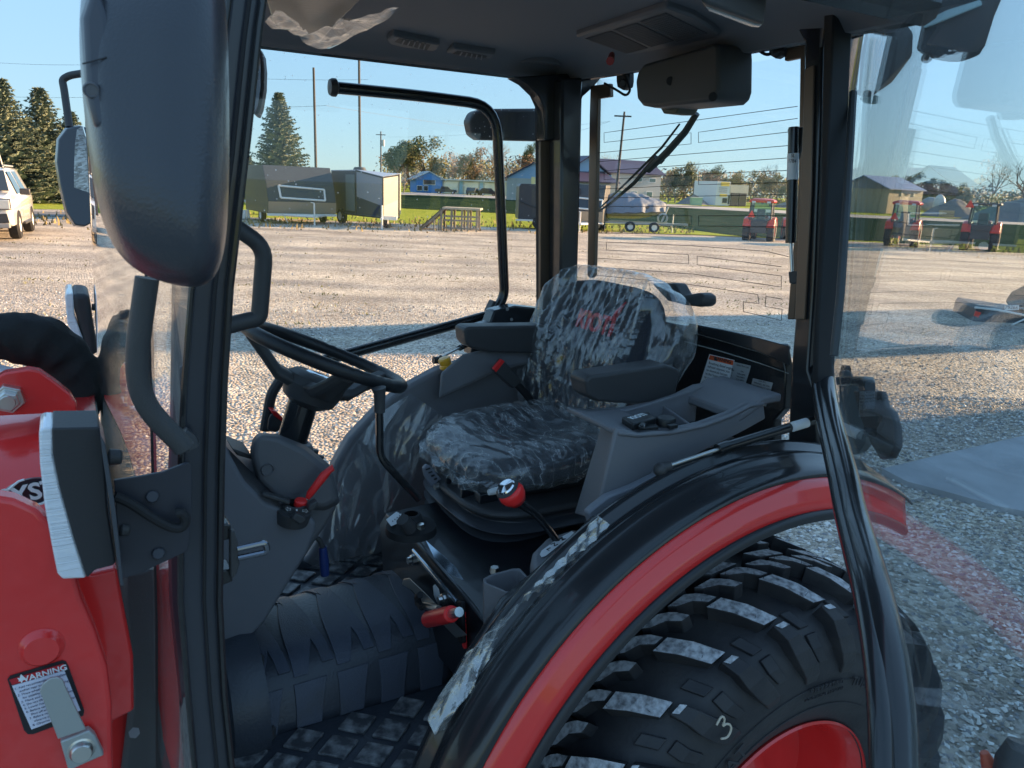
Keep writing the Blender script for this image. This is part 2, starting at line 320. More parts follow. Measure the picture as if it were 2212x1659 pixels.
# --- rear lower panel with labels ---
def rp(x,y,o=0): return pu(1.50-o,x,y)
prU([(1180,690),(1440,690),(1480,700),(1500,702),(1560,715),(1640,728),(1705,742),(1716,800),(1712,880),(1690,905),(1690,1010),(1180,1010)],1.53,1.50).obj('rear_panel',mat('rear_panel_black',(.014,.016,.019),.28,coat=.3,bump=.5,bscale=120),TR,bev=.004)
RPN=bpy.data.objects['rear_panel']
def swp(L0,L1,u,h,name,m,par): 
    b=B(); n=len(L0); b.loft([[pu(u-h,*a),pu(u,*a),pu(u,*c),pu(u-h,*c)] for a,c in zip(L0,L1)]); return b.obj(name,m,par,bev=.003)
swp([(1490,698),(1560,712),(1640,730),(1706,748)],[(1480,715),(1560,738),(1640,762),(1706,790)],1.52,.05,'sill',black,RPN)
swp([(1440,700),(1500,700),(1570,712),(1640,728),(1708,746)],[(1440,706),(1500,705),(1570,718),(1640,736),(1708,756)],1.57,.02,'window_seal_edge',mat('bright_edge',(.62,.66,.62),.25,spec=.8),RPN)
swp([(1478,736),(1560,758),(1640,783),(1704,806)],[(1478,739),(1560,761),(1640,785.5),(1704,808)],1.50,.008,'edge_strip',mat('edge_metal',(.5,.55,.55),.2,metal=.7),RPN)
# warning labels on it
def plate(L,off,name,m,par,th=.0012,u=1.50):
    return B().prism([pu(u-off,*p) for p in L],TU*-th).obj(name,m,par,smooth=False)
lab=plate([(1533,765),(1587,778),(1567,862),(1502,862)],.001,'warning_label',white,RPN)
plate([(1534,767),(1585,779),(1583,789),(1531,776)],.0025,'header_band',mat('orange_red',(.75,.12,.04),.5),lab,.0008)
xd=(pu(1.5,1587,778)-pu(1.5,1533,765)); yd=pu(1.5,1533,765)-pu(1.5,1502,862)
xd0=Vector(-TV); 
text('WARNING',pu(1.4964,1560,777.5),xd,TZ,.0135,inkm,lab,bold=.0003)
B().prism([pu(1.4960,*p) for p in((1542,778),(1550,780),(1547,771))],TU*-.0004).obj('warning_triangle',inkm,lab,smooth=False)
wl=['Breathing diesel engine','exhaust exposes you','to chemicals known','to the State of California','to cause cancer','and birth defects','or other','reproductive harm.','•Always start',' and operate the',' in a well']
for i,s_ in enumerate(wl):
    text(s_,pu(1.4972,1531-i*2.35,783.5+i*7.6),xd,TZ,.0098,inkm,lab,align='LEFT',ext=.0001)
lab2=plate([(1587,782),(1622,790),(1620,800),(1602,856),(1567,852),(1584,786)],.001,'parts_label',silver,RPN)
for i in range(9):
    text('%d'%i if i else 'N0',pu(1.4970,1583-i*1.75,800+i*5.9),xd,TZ,.007,inkm,lab2,ext=.0001)
    text('7636-2809%d'%i if i else 'P/N',pu(1.4970,1603-i*1.75,803+i*5.9),xd,TZ,.006,inkm,lab2,ext=.0001)
text('Glass Part List',pu(1.4970,1604,791),xd,TZ,.0075,inkm,lab2,ext=.0001)
lab3=plate([(1627,817),(1670,827),(1655,878),(1614,868)],.001,'identification_plate',silver,RPN)
for i,(s_,z) in enumerate((('USA, INC.',.006),('WENDELL, NC USA',.006),('CONFORMANCE WITH',.0068),('ASABE/ISO 12003-2:2008',.006),('ROPS Model No.  RD-L-296',.005),('SERIAL NO.',.005),('DA4EA0329',.0125))):
    text(s_,pu(1.4970,1647-i*1.9,824.5+i*6.2),xd,TZ,z,inkm,lab3,ext=.0001)
# far side sill panels
prV([(1050,665),(1095,655),(1160,662),(1165,760),(1000,760),(1010,700),(1040,692)],2.30,2.24).obj('side_panel',black,TR,bev=.005)
prV([(1056,646),(1078,653),(1066,676),(1044,672)],2.40,2.36).obj('latch_block',blackm,TR,bev=.004)
for p in ((1105,690),(1128,702),(1096,668)): B().cyl(pv(2.23,*p),pv(2.25,*p),.006,6).obj('bolt',mat('dull_bolt',(.2,.2,.2),.5,metal=.6),TR)
# --- roof liner ---
rz=2.315
def rl(a,b):
    # a across the cab 0..1 (near to far), b front to rear
    v=1.05+a*1.27; u=.10+b*1.38
    e=min(a,1-a)*1.27; f=min(b,1-b)*1.38; d=min(e,f)
    k=min(1,d/.16); z=rz+.05*(1-(1-k)**2)
    if b>.97: z=rz
    # the rear edge is bowed
    uu=u+ (.05*(1-((a-.5)*2)**2) if b>.5 else 0)
    if a<.06 : z-=.0
    return T(uu,v,z)
rf=B().grid(rl,60,60); rfo=rf.obj('roof_liner',roofm,TR,solid=.02,off=1)
rs=B().tbox(T(.80,1.69,2.44),(.72,.68,.06)).obj('roof_shell',red,TR,bev=.03,seg=3)
fr_=B(); fr_.tube([T(.08,1.04,2.34),T(1.50,1.04,2.34)],.035,8); fr_.tube([T(1.50,1.04,2.34),T(1.56,1.69,2.35),T(1.50,2.33,2.34)],.03,8); fr_.tube([T(.08,2.34,2.34),T(1.5,2.34,2.34)],.03,8); fr_.obj('roof_rail',black,TR)
ZR=rz+.045
def pr(x,y,o=0): return pz(ZR-o,x,y)
def vent(L,inner,nsl):
    v_=B().prism([pz(ZR-.012,*p) for p in L],TZ*.05).obj('air_vent',greyd,rfo,bev=.006)
    B().prism([pz(ZR-.0125,*p) for p in inner],TZ*.02).obj('opening',inkm,v_,smooth=False)
    s_=B(); a,b,c,d=[pz(ZR-.016,*p) for p in inner[:4]]
    for i in range(1,nsl):
        t=i/nsl; s_.tube([a.lerp(b,t),d.lerp(c,t)+TU*.006],.0022,6)
    s_.obj('slats',grey,v_)
vent([(850,78),(950,98),(945,108),(925,116),(842,96),(836,88)],[(862,83),(930,97),(922,109),(852,91)],6)
vent([(980,105),(1070,118),(1060,132),(1046,138),(968,122),(962,114)],[(988,110),(1052,121),(1046,132),(978,116)],6)
# speaker disc
sp=pz(ZR-.01,1160,140)
B().lathe(sp,-TZ,[(.0,.0),(.065,.0),(.072,.004),(.076,0),(.076,-.03)],seg=40).obj('speaker',greyd,rfo)
# filter grille
G4=[(1243,80),(1440,17),(1500,38),(1555,72),(1545,82),(1360,122),(1345,116)]
fg=B().prism([pz(ZR-.010,*p) for p in G4],TZ*.05).obj('filter_frame',greyd,rfo,bev=.006)
meshm=mat('grille_mesh',(.02,.021,.025),.6)
def inner(L):
    B().prism([pz(ZR-.0106,*p) for p in L],TZ*.02).obj('recess',meshm,fg,smooth=False)
    b=B(); a,c,d,e=[pz(ZR-.0125,*p) for p in L]
    for i in range(1,16): t=i/16; b.tube([a.lerp(c,t),e.lerp(d,t)],.0011,4)
    for i in range(1,16): t=i/16; b.tube([a.lerp(e,t),c.lerp(d,t)],.0011,4)
    b.obj('grille',greyd,fg,smooth=False)
inner([(1263,84),(1320,67),(1400,104),(1352,116)]); inner([(1325,65),(1376,50),(1456,88),(1405,102)]); inner([(1382,47),(1438,28),(1528,72),(1463,90)])
B().tube([pz(2.30,1322,118),pz(2.27,1318,132)],[.007,.010],8).obj('red_tag',mat('dull_red',(.3,.02,.02),.4),rfo)
# near side lamp & rear-left fairing
li=B().prism([pz(2.27,*p) for p in((1512,3),(1530,8),(1650,50),(1648,58),(1630,58),(1520,16))],TZ*.05).obj('reading_lamp',blackm,rfo,bev=.006)
B().prism([pz(2.268,*p) for p in((1524,16),(1632,54),(1645,56),(1640,60),(1620,58),(1530,24))],TZ*.01).obj('lens',mat('lens_grey',(.35,.37,.38),.2,coat=.5),li,bev=.002)
# visor with loose film
B().prism([pz(2.27,*p) for p in((575,0),(800,-20),(722,58),(690,94),(640,76),(590,52))],TZ*.02).obj('sun_visor',mat('visor',(.014,.016,.02),.3,bump=.3,bscale=30,stretch=(1,8,1)),rfo,bev=.004)
# --- open near door ---
dr=B()
outer=[(1898,-60),(1868,0),(1840,67),(1824,200),(1810,333),(1794,553),(1776,700),(1774,790),(1779,853),(1794,925),(1818,1020),(1835,1106),(1882,1273),(1908,1406),(1922,1540),(1924,1700)]
dpt=fillet([PD(*p) for p in outer],.06,4)
DR=B().tube([p+dn*.004 for p in dpt],.0235,16).obj('door',gloss,TR)
B().tube([p-dn*.012-dn.cross(TZ)*-.022+TZ*0 for p in dpt],.014,12).obj('inner_rail',gloss,DR)
DRA=dn.cross(TZ).normalized() # along the door, horizontally
if (PD(2212,800)-PD(1800,800)).dot(DRA)<0: DRA=-DRA
gp=[PD(*p) for p in ((1900,-60),(1852,67),(1838,200),(1830,333),(1814,553),(1798,700),(1796,790),(1806,853),(1820,925),(1845,1020),(1862,1106),(1914,1273),(1944,1406),(1960,1540),(1964,1700))]
far1=DH-TU*.78*1.22-TV*.72*1.22
top=[PD(2230,-60),PD(2260,400),PD(2260,1200),PD(2250,1720)]
B().prism(gp+top[::-1],dn*.005).obj('door_glass',doorglass,DR,smooth=False)
sealp=[PD(*p) for p in ((1858,200),(1846,420),(1832,640),(1818,770))]
B().tube([p-dn*.014 for p in sealp],.0085,8).obj('seal',mat('weather_strip',(.05,.055,.06),.5,bump=.6,bscale=40),DR)
B().tube([PD(*p)-dn*.002 for p in ((1846,214),(1832,420),(1818,620),(1808,760))],.0022,6).obj('edge_strip',mat('glass_edge',(.55,.62,.60),.15,spec=.8),DR)
hb=B(); hb.prism([PD(*p)+dn*.02 for p in ((1783,812),(1836,810),(1839,822),(1838,882),(1828,882),(1828,830),(1785,830))],dn*.02); hb.obj('door_hinge',black,DR,bev=.003)
hp=B().prism([PD(*p)+dn*.05 for p in ((1788,838),(1835,838),(1841,870),(1852,880),(1858,910),(1858,955),(1848,980),(1830,983),(1815,950),(1800,900))],dn*.012).obj('hinge_plate',blackm,DR,bev=.004)
B().cyl(PD(1826,928)+dn*.05,PD(1826,928)+dn*.03,.009,6).obj('bolt',gloss,hp,smooth=False)
# handle / latch at its upper part and outer lamp on the rear pillar
lp=B().loft([[pd(t,*p) for p in L] for t,L in ((1.95,[(1858,120),(1870,62),(1902,46),(1925,50),(1938,90),(1930,160),(1880,212),(1852,208)]),(2.02,[(1880,110),(1890,60),(1918,48),(1956,50),(1972,72),(1970,120),(1925,180),(1880,205)]),(2.07,[(1905,110),(1912,62),(1930,55),(1955,54),(1970,75),(1966,118),(1925,175),(1900,180)]))]).obj('rear_work_lamp',blackm,TR,bev=.006)
rb=B()
for k in range(3): rb.tube([pd(1.94,*p) for p in ((1866+k*16,190-k*10),(1868+k*17,120),(1880+k*17,66))],.007,8,sm=1)
rb.obj('cooling_ribs',gloss,lp)
B().tube([pd(1.85,*p) for p in((1828,203),(1850,200),(1872,196),(1880,184))],.006,8,sm=1).obj('stay',gloss,lp)
B().prism([pd(2.0,*p) for p in((1860,206),(1883,204),(1880,222),(1868,224),(1856,214))],TU*.03).obj('clip',mat('pale_clip',(.25,.33,.32),.5),lp,bev=.002)
m2=B().prism([pd(2.2,*p) for p in((1975,110),(1990,40),(2030,0),(2060,-40),(2160,-40),(2130,30),(2110,95),(2095,118),(2055,133),(2010,128),(2000,122))],TU*.05).obj('rear_work_lamp',blackm,TR,bev=.01)  # solid panel standing in for a reflection in the door glass
B().cyl(pd(2.1,2002,125),pd(2.2,2002,125),.014).obj('knob',blackm,m2)
B().prism([pd(2.19,*p) for p in((1995,48),(2050,22),(2120,0),(2123,12),(2000,62))],TU*-.01).obj('lens',mat('reflection_pale',(.42,.58,.62),.25),m2,bev=.003)
cn=B().prism([pd(2.1,*p) for p in((1884,20),(1893,14),(1922,16),(1920,32),(1884,35))],TU*.03).obj('connector',mat('teal_connector',(.06,.09,.10),.5),TR,bev=.003)
B().tube([pd(2.1,*p) for p in((1875,22),(1885,24),(1878,32),(1886,33))],.002,6).obj('lead',inkm,cn)
# lower outer lamp beyond the glass
ll=B().loft([[pd(t,*p) for p in L] for t,L in ((1.93,[(1812,800),(1834,800),(1862,850),(1878,905),(1868,960),(1850,985),(1822,975),(1812,900)]),(2.05,[(1824,797),(1836,797),(1876,880),(1893,905),(1893,948),(1872,976),(1850,975),(1840,900)]))]).obj('tail_lamp',mat('lamp_housing',(.05,.06,.065),.5,bump=.3,bscale=200),TR,bev=.006)
B().cyl(pd(1.98,1820,799),pd(1.98,1834,799),.012).obj('cap',blackm,ll)
# --- windscreen pillar (near) ---
ap=B().loft([[pv(1.02,*a),pv(1.02,*b),pv(1.08,*b),pv(1.08,*a)] for a,b in (((496,-30),(572,-30)),((478,120),(559,60)),((450,400),(534,300)),((412,630),(497,620)),((396,830),(484,830)),((388,1010),(478,1010)),((388,1300),(474,1300)),((404,1500),(484,1500)),((424,1720),(507,1720)))]).obj('front_pillar',mat('pillar_paint',(.04,.044,.056),.28,coat=.3),TR,bev=.006)
for i,(o,rr) in enumerate(((0.02,.004),(.62,.0025),(1.0,.005))):
    B().tube([pv(1.012,a[0]+(b[0]-a[0])*o,a[1]+(b[1]-a[1])*o) for a,b in (((496,-30),(572,-30)),((478,120),(559,60)),((450,400),(534,300)),((412,630),(497,620)),((396,830),(484,830)),((388,1010),(478,1010)),((388,1300),(474,1300)),((404,1500),(484,1500)),((424,1720),(507,1720)))],rr,8).obj('seal' ,rubberm if i%2 else gloss,ap)
pf=B().loft([[pv(1.10,*a),pv(1.06,*b),pv(1.12,*b),pv(1.16,*a)] for a,b in (((372,540),(420,540)),((367,900),(424,900)),((360,1100),(424,1100)),((366,1300),(424,1300)),((386,1500),(432,1500)),((400,1720),(450,1720)))]).obj('front_pillar',mat('pillar_inner',(.05,.048,.062),.3,coat=.25),TR,bev=.006)
# windscreen glass
def wsf(a,b):
    z=.85+b*1.48; v=1.06+a*1.30
    return T(.12-.09*math.sin(math.pi*min(1,max(0,a)))**.6+.04*(z-1.6),v,z)
B().grid(wsf,24,6).obj('windscreen',screenglass,TR,solid=.004)
ws=B().tube([wsf(a,b) for a,b in ((.12,.02),(.09,.3),(.08,.6),(.10,.99))],.004,8).obj('windscreen_edge',rubberm,TR)
# far windscreen pillar is behind the near one; lower cowl
B().loft([[pv(1.25,*a),pv(1.25,*b),pv(1.55,*b),pv(1.55,*a)] for a,b in (((262,1230),(372,1230)),((262,1300),(372,1300)),((280,1500),(400,1500)),((250,1750),(480,1750)))]).obj('firewall',blackm,TR,bev=.01)
# hand rails
nr=[(318,600),(305,690),(296,760),(298,830),(318,880),(352,920),(388,955),(398,968)]
B().tube([pv(.93,*p) for p in nr],.0125,14,sm=2).obj('grab_rail',blackm,TR)
B().tube([pv(1.0,*p) for p in((388,940),(402,950),(410,966))],.013,10).obj('rail_weld',blackm,TR)
B().tube([pv(2.36,*p) for p in((236,535),(234,590),(240,625),(256,655),(278,684))],.017,12,sm=2).obj('grab_rail',blackm,TR)
B().tube(fillet([pv(1.45,*p) for p in((470,470),(508,490),(572,534),(560,688),(528,694),(478,708))],.03,5),.0155,14).obj('grab_handle',blackm,TR)
# --- near mirror ---
MA=pd(.66,335,300)
fx=cr; fz=cu
def mring(t,L,sc_=1.0): 
    return [pd(t,*p) for p in L]
# housing: lofted from the back shell toward the mirror face
def mr(t,s,dx=0,dy=0):
    base=[(168,100),(172,-20),(196,-110),(300,-160),(430,-150),(490,-60),(497,150),(498,400),(490,540),(470,600),(440,626),(380,622),(300,596),(240,540),(203,430),(180,240)]
    cx,cy=345,240
    return [pd(t,cx+(x-cx)*s+dx,cy+(y-cy)*s+dy) for x,y in base]
mh=B().loft([mr(.60,.30,-60,-10),mr(.603,.55,-45,-6),mr(.615,.80,-20),mr(.635,.93,-6),mr(.665,1.0),mr(.70,1.0)]).obj('side_mirror',mat('mirror_shell',(.042,.045,.055),.30,bump=.3,bscale=400,spec=.6,coat=.15),TR,sub=2)
emb=B().loft([[pd(t,*p) for p in L] for t,L in ((.603,[(182,40),(205,-30),(232,40),(240,130),(242,230),(228,272),(205,275),(190,210)]),(.62,[(172,40),(200,-50),(242,30),(252,130),(254,240),(236,285),(205,288),(184,220)]))]).obj('embossed_panel',mat('mirror_inset',(.06,.064,.078),.4),mh,bev=.004)
B().lathe(pd(.60,197,195),-ray(197,195).normalized(),[(.0,-.0008),(.0042,-.0008),(.005,.0),(.006,-.0008),(.0062,-.003)],seg=24).obj('round_mark',greyd,emb)
B().tube([pd(.601,*p) for p in((178,138),(200,132),(230,124))],.0006,6).obj('seam',inkm,emb)
# --- far mirror ---
fm=[(122,300),(140,276),(168,270),(190,276),(200,330),(204,400),(205,440),(198,482),(180,491),(158,488),(140,460),(126,400),(118,350)]
cx,cy=163,380
m_=B().loft([[pd(t,cx+(x-cx)*s+dx,cy+(y-cy)*s) for x,y in fm] for t,s,dx in ((2.62,.80,-5),(2.60,.92,-2),(2.54,1,0),(2.50,.98,4))]).obj('side_mirror',mat('mirror_shell',(.04,.044,.055),.42),TR,bev=.004)
mirm=mat('mirror_face',(.85,.86,.88),.01,metal=1.0)
mpts=[(166,280),(178,272),(186,300),(198,345),(202,400),(200,440),(192,470),(178,484),(166,478),(160,440),(160,360),(162,310)]
fn=(T(.60,.75,-.12)).normalized()
c0=pd(2.485,181,380)
mn=(-cf*.95+TV*.22-TZ*.42).normalized()
B().prism([pn(mn,pd(2.475,181,380),x,y) for x,y in mpts],-mn*.004).obj('mirror_glass',mirm,m_,smooth=False)
B().tube(fillet([pd(2.55,*p) for p in((150,275),(138,190),(134,172),(150,163),(260,145))],.03,5),.012,12).obj('mirror_arm',blackm,m_)
# interior mirror seen edge-on behind the pillar
im=[(552,100),(560,102),(568,118),(571,150),(570,190),(563,232),(556,249),(548,246),(538,225),(538,120)]
i_=B().prism([pd(2.2,*p) for p in im],-cf*-.03).obj('side_mirror',blackm,TR,bev=.003)
B().prism([pd(2.198,554+(x-554)*.72-2,175+(y-175)*.94) for x,y in im],-cf*.004).obj('mirror_glass',mirm,i_,smooth=False)
# --- work lamps ---
lensm=mat('clear_ribbed_lens',(.90,.92,.97),.2,coat=.5,bump=1.0,bscale=40,stretch=(.02,.02,14),bdist=.004)
def wlamp(v0,v1,body,lens,knobs,br,v):
    b=prV(body,v0,v1).obj('work_lamp',mat('lamp_black',(.03,.03,.034),.5,bump=.2,bscale=300),TR,bev=.014,seg=4)
    prV(lens,v0+.004,v1-.004).obj('lens',lensm,b,bev=.006)
    for (x0,y0,x1,y1,rr) in knobs: B().tube([pv((v0+v1)/2,x0,y0),pv((v0+v1)/2,x1,y1)],[rr,rr*.9],12).obj('lamp_bolt',blackm,b,bev=.003)
    return b
# near lamp: polygon is the end cap nearest the camera
L1=wlamp(.955,1.03,[(112,925),(215,923),(222,950),(232,1100),(250,1215),(245,1222),(205,1232),(188,1250),(158,1160),(128,1050),(114,980)],
  [(84,932),(92,924),(116,924),(116,985),(132,1060),(160,1160),(187,1248),(180,1250),(135,1252),(124,1240),(112,1180),(96,1090),(86,1000)],[(232,987,264,987,.010),(258,1143,282,1143,.009)],None,.9)
prV([(217,940),(228,960),(250,1100),(268,1267),(260,1265),(240,1110),(222,990)],.93,1.0).obj('lamp_backplate',mat('dark_steel',(.10,.11,.13),.3,metal=.6),L1,bev=.001)
L2=wlamp(2.30,2.50,[(155,634),(193,636),(201,690),(213,765),(190,770),(183,745),(170,700),(158,660)],[(140,640),(144,634),(158,634),(161,680),(184,745),(190,770),(184,768),(165,735),(146,700)],[(198,663,214,664,.010)],None,2.3)
B().tube([pv(2.35,*p) for p in((208,700),(225,705),(240,716))],.004,8).obj('lead',inkm,L2)
B().prism([pv(2.40,*p) for p in((208,720),(258,716),(252,745),(246,826),(228,828),(222,800),(214,760))],TV*-.03).obj('lamp_bracket',blackm,TR,bev=.002)
LB=B().prism([pv(.99,*p) for p in((246,1038),(300,1030),(352,1020),(408,998),(414,1010),(414,1105),(406,1190),(360,1212),(300,1240),(268,1250),(262,1240),(252,1120))],TV*.006).obj('lamp_bracket',mat('bracket_grey',(.035,.037,.048),.4,bump=.2,bscale=60),TR,bev=.001)
for p in((329,1073),(342,1196)): B().cyl(pv(.985,*p),pv(.99,*p),.0085,8).obj('bolt',MATS['bracket_grey'],LB,bev=.002)
B().tube([pv(.975,*p) for p in((247,1072),(280,1085),(330,1120),(372,1141),(395,1140),(402,1122),(392,1106),(380,1110))],.0062,10,sm=2).obj('lamp_lead',rubberm,LB)
# --- hood, loader tower and the front ---
def hd(a,b):
    # a along u, b across v
    u=-.75+a*.765; v=1.28+b*.72; k=(b-.5)*2
    z=1.535-.06*(1-a)*.3-.16*abs(k)**4-.02*k*k
    return T(u,v,z+.0)
HD=B().grid(hd,10,24).obj('hood',red,TR,solid=.006)
B().grid(lambda a,b:T(-.75+a*.765,1.28-.01*b,1.365-.50*b),10,6).obj('hood_side',red,HD,solid=.006)
B().grid(lambda a,b:T(.015,1.28+.72*a,max(0,(hd(1,a).z-.005))-b*.9),24,3).obj('hood_rear',mat('hood_rear_black',(.012,.012,.014),.4),HD,solid=.006)
# oval badge on the bonnet side
def hs(x,y,o=0): return pv(1.262-o,x,y)
bd=B().prism([hs(60+62*math.cos(a),1068+32*math.sin(a)-.22*(62*math.cos(a))) for a in [2*math.pi*k/36 for k in range(36)]],TV*.006).obj('badge',mat('badge_dark',(.02,.025,.035),.3,coat=.5),HD)
text('SYST',hs(62,1066,.004),hs(120,1052)-hs(0,1078),TZ,.036,white,bd,bold=.001)
B().tube([hs(18,1058,.004),hs(40,1040,.004),hs(52,1036,.004)],.0018,6).obj('badge_line',white,bd)
B().tube([hs(60,1094,.004),hs(90,1088,.004),hs(112,1078,.004)],.002,6).obj('badge_line',white,bd)
# far loader bracket plates with bolt
LA=B().prism([pv(1.50,*p) for p in((-20,822),(10,806),(60,798),(85,802),(120,826),(150,850),(166,872),(166,890),(-20,900))],TV*.03).obj('loader_bracket',red,TR,bev=.003)
B().prism([pv(1.78,*p) for p in((20,806),(50,798),(88,800),(120,820),(150,848),(168,868),(160,890),(60,880))],TV*.02).obj('bracket_plate',red,LA,bev=.003)
B().lathe(pv(1.492,18,862),-TV,[(.0,.022),(.016,.022),(.018,.018),(.018,.006),(.024,.006),(.026,.0),(.026,-.01)],seg=6).obj('nut',steel,LA,smooth=False,bev=.001)
B().lathe(pv(1.492,18,862),-TV,[(.0,.028),(.011,.028),(.012,.024),(.012,.01)],seg=20).obj('bolt_end',steel,LA)
B().prism([pv(1.60,*p) for p in((-20,790),(0,800),(44,812),(44,818),(0,812),(-20,806))],TV*.05).obj('pin_cover',mat('white_cover',(.7,.7,.75),.3),LA,bev=.003)
# black cloth hose sleeve
hs_=B(); pts=[pv(1.72,*p) for p in((-60,735),(0,727),(50,729),(100,742),(140,768),(163,800),(170,840),(158,872),(148,888))]
def wob(p,i): return p
q=pts
for _ in range(3):
    n_=[q[0]]
    for a,b in zip(q[:-1],q[1:]): n_+= [a.lerp(b,.25),a.lerp(b,.75)]
    q=n_+[q[-1]]
random.seed(4)
hs_.tube(q,[.047+.008*noise.noise(p*14) for i,p in enumerate(q)],24)
for v in hs_.bm.verts: v.co+=Vector((noise.noise(v.co*40),noise.noise(v.co*40+Vector((9,1,2))),noise.noise(v.co*40+Vector((1,7,5)))))*.007
hs_.obj('hose_sleeve',mat('sleeve_cloth',(.012,.012,.013),.85,bump=.6,bscale=150),TR)
# near loader tower
LT=B().prism([pv(.98,*p) for p in((-40,1078),(0,1075),(30,1080),(80,1103),(110,1136),(150,1190),(175,1290),(205,1360),(232,1440),(242,1520),(243,1640),(250,1740),(-40,1740))],TV*.03).obj('loader_tower',red,TR,bev=.006,seg=3)
B().prism([pv(1.06,*p) for p in((-40,1110),(0,1108),(60,1118),(98,1138),(120,1165),(150,1230),(200,1240),(252,1228),(258,1262),(288,1418),(290,1535),(245,1558),(200,1700),(-40,1700))],TV*.05).obj('tower_back_plate',red,LT,bev=.004)
B().lathe(pv(.98,90,1398),-TV,[(.0,.010),(.018,.010),(.020,.007),(.022,.003),(.0245,.001),(.0255,-.003)],seg=40).obj('boss',red,LT)
wlb=B().prism([pv(.9785,*p) for p in((16,1468),(22,1460),(134,1427),(142,1429),(148,1440),(182,1535),(180,1546),(72,1586),(60,1586),(52,1578))],TV*.001).obj('warning_label',mat('label_border',(.02,.02,.024),.4),LT,smooth=False)
B().prism([pv(.9775,*p) for p in((26,1482),(139,1449),(174,1535),(68,1576))],TV*.001).obj('paper',mat('lilac_white',(.70,.70,.82),.5),wlb,smooth=False)
B().prism([pv(.9773,*p) for p in((20,1469),(137,1434),(142,1446),(26,1480))],TV*.001).obj('header_band',mat('deep_red',(.5,.02,.03),.5),wlb,smooth=False)
xd=pv(.977,139,1449)-pv(.977,26,1482)
text('WARNING',pv(.9768,93,1456),xd,TZ,.0105,white,wlb,bold=.0002)
B().prism([pv(.9768,*p) for p in((40,1472),(58,1467),(45,1456))],TV*-.0003).obj('warning_triangle',white,wlb,smooth=False)
for i,s_ in enumerate(('1. Add recommended rear ballast','   and/or rear weights.','2. Move wheels to widest settings','   for stability.','3. Move and turn at low speed.','4. Do not lift loads over operator.','5. Lower loader when parked.','6. Before servicing: lower loader','   Shut off engine, set brake.','7. Before removing loader,','   observe instructions.','8. Observe safety rules.')):
    text(s_,pv(.9768,31+i*3.6,1489+i*7.1),xd,TZ,.0040,mat('ink_blue',(.05,.05,.12),.5),wlb,align='LEFT',ext=.0001)
zl=B(); zl.prism([pv(.955,*p) for p in((86,1494),(92,1478),(108,1466),(124,1463),(136,1470),(141,1484),(186,1576),(125,1597))],TV*.004)
ZL=zl.obj('latch_plate',mat('zinc_flat',(.42,.44,.43),.45,metal=.5),LT,bev=.001)
B().prism([pv(.965,*p) for p in((130,1603),(192,1578),(205,1590),(225,1632),(150,1665),(146,1660))],TV*.012).obj('latch_foot',MATS['zinc_flat'],ZL,bev=.002)
B().lathe(pv(.962,176,1624),-TV,[(.0,.006),(.011,.006),(.013,.003),(.0135,-.002),(.016,-.003),(.016,-.006)],seg=32).obj('latch_bolt',steel,ZL)
rs_=B(); rs_.cyl(pv(1.12,290,1583),pv(1.10,290,1583),.008,6); rs_.obj('small_bolt',mat('dull_bolt',(.2,.2,.2),.5,metal=.6),TR,smooth=False)
# brace strip through the screen
B().prism([pv(1.3,*p) for p in((322,1262),(366,1256),(372,1500),(348,1505),(338,1480))],TV*.03).obj('frame_rail',red,TR,bev=.003)
# --- steering column, dash ---
dash=B().prism([pv(1.50,*p) for p in((425,905),(470,928),(500,985),(530,1040),(575,1085),(640,1112),(672,1120),(685,1130),(682,1152),(664,1196),(574,1344),(500,1420),(440,1500),(420,1500))],TV*.40)
DS=dash.obj('dashboard',mat('dash_plastic',(.13,.135,.155),.5,bump=.4,bscale=700),TR,bev=.03,seg=4)
B().prism([pv(1.505,*p) for p in((425,900),(472,935),(508,1000),(548,1062),(590,1092),(640,1105),(640,1125),(580,1112),(530,1075),(490,1010),(460,960),(425,940))],TV*.05).obj('cowl_ridge',MATS['dash_plastic'],DS,bev=.012,seg=3)
shr=B().loft([[pv(v,*p) for p in L] for v,L in ((1.555,[(547,985),(549,960),(560,940),(600,945),(660,975),(700,1008),(716,1036),(728,1080),(700,1096),(640,1090),(594,1074),(560,1040)]),(1.60,[(540,975),(545,950),(556,934),(600,938),(660,962),(712,1003),(722,1030),(735,1087),(702,1104),(640,1096),(590,1080),(554,1044)]),(1.82,[(540,975),(545,950),(556,934),(600,938),(660,962),(712,1003),(722,1030),(735,1087),(702,1104),(640,1096),(590,1080),(554,1044)]),(1.86,[(547,985),(549,960),(560,940),(600,945),(660,975),(700,1008),(716,1036),(728,1080),(700,1096),(640,1090),(594,1074),(560,1040)]))]).obj('column_shroud',greyd,DS,bev=.01,seg=3)
B().lathe(pv(1.552,578,1015),-TV,[(.0,-.004),(.010,-.003),(.0125,.001),(.014,-.003)],seg=24).obj('plug',greyd,shr)
B().prism([pv(1.60,*p) for p in((500,968),(545,985),(547,994),(512,984))],TV*.10).obj('slot_cover',blackm,DS,bev=.003)
for x,y in((676,982),(688,995)): B().cyl(pv(1.72,x,y),pv(1.72,x+3,y-12),.011).obj('switch',blackm,shr,bev=.003)
B().prism([pv(1.60,*p) for p in((590,1070),(700,1085),(733,1090),(722,1112),(664,1200),(574,1344),(520,1400),(500,1300),(560,1100))],TV*.25).obj('cowl_side',greyd,DS,bev=.012,seg=3)
# column tube
c0=pv(1.72,628,960); c1=pv(1.72,664,840)
B().tube([c0+(c0-c1)*.1,c1],.034,24).obj('steering_column',gloss,TR)
B().lathe(c0,(c1-c0),[(.062,-.02),(.055,.0),(.045,.012),(.036,.014)],seg=32).obj('collar',grey,shr)
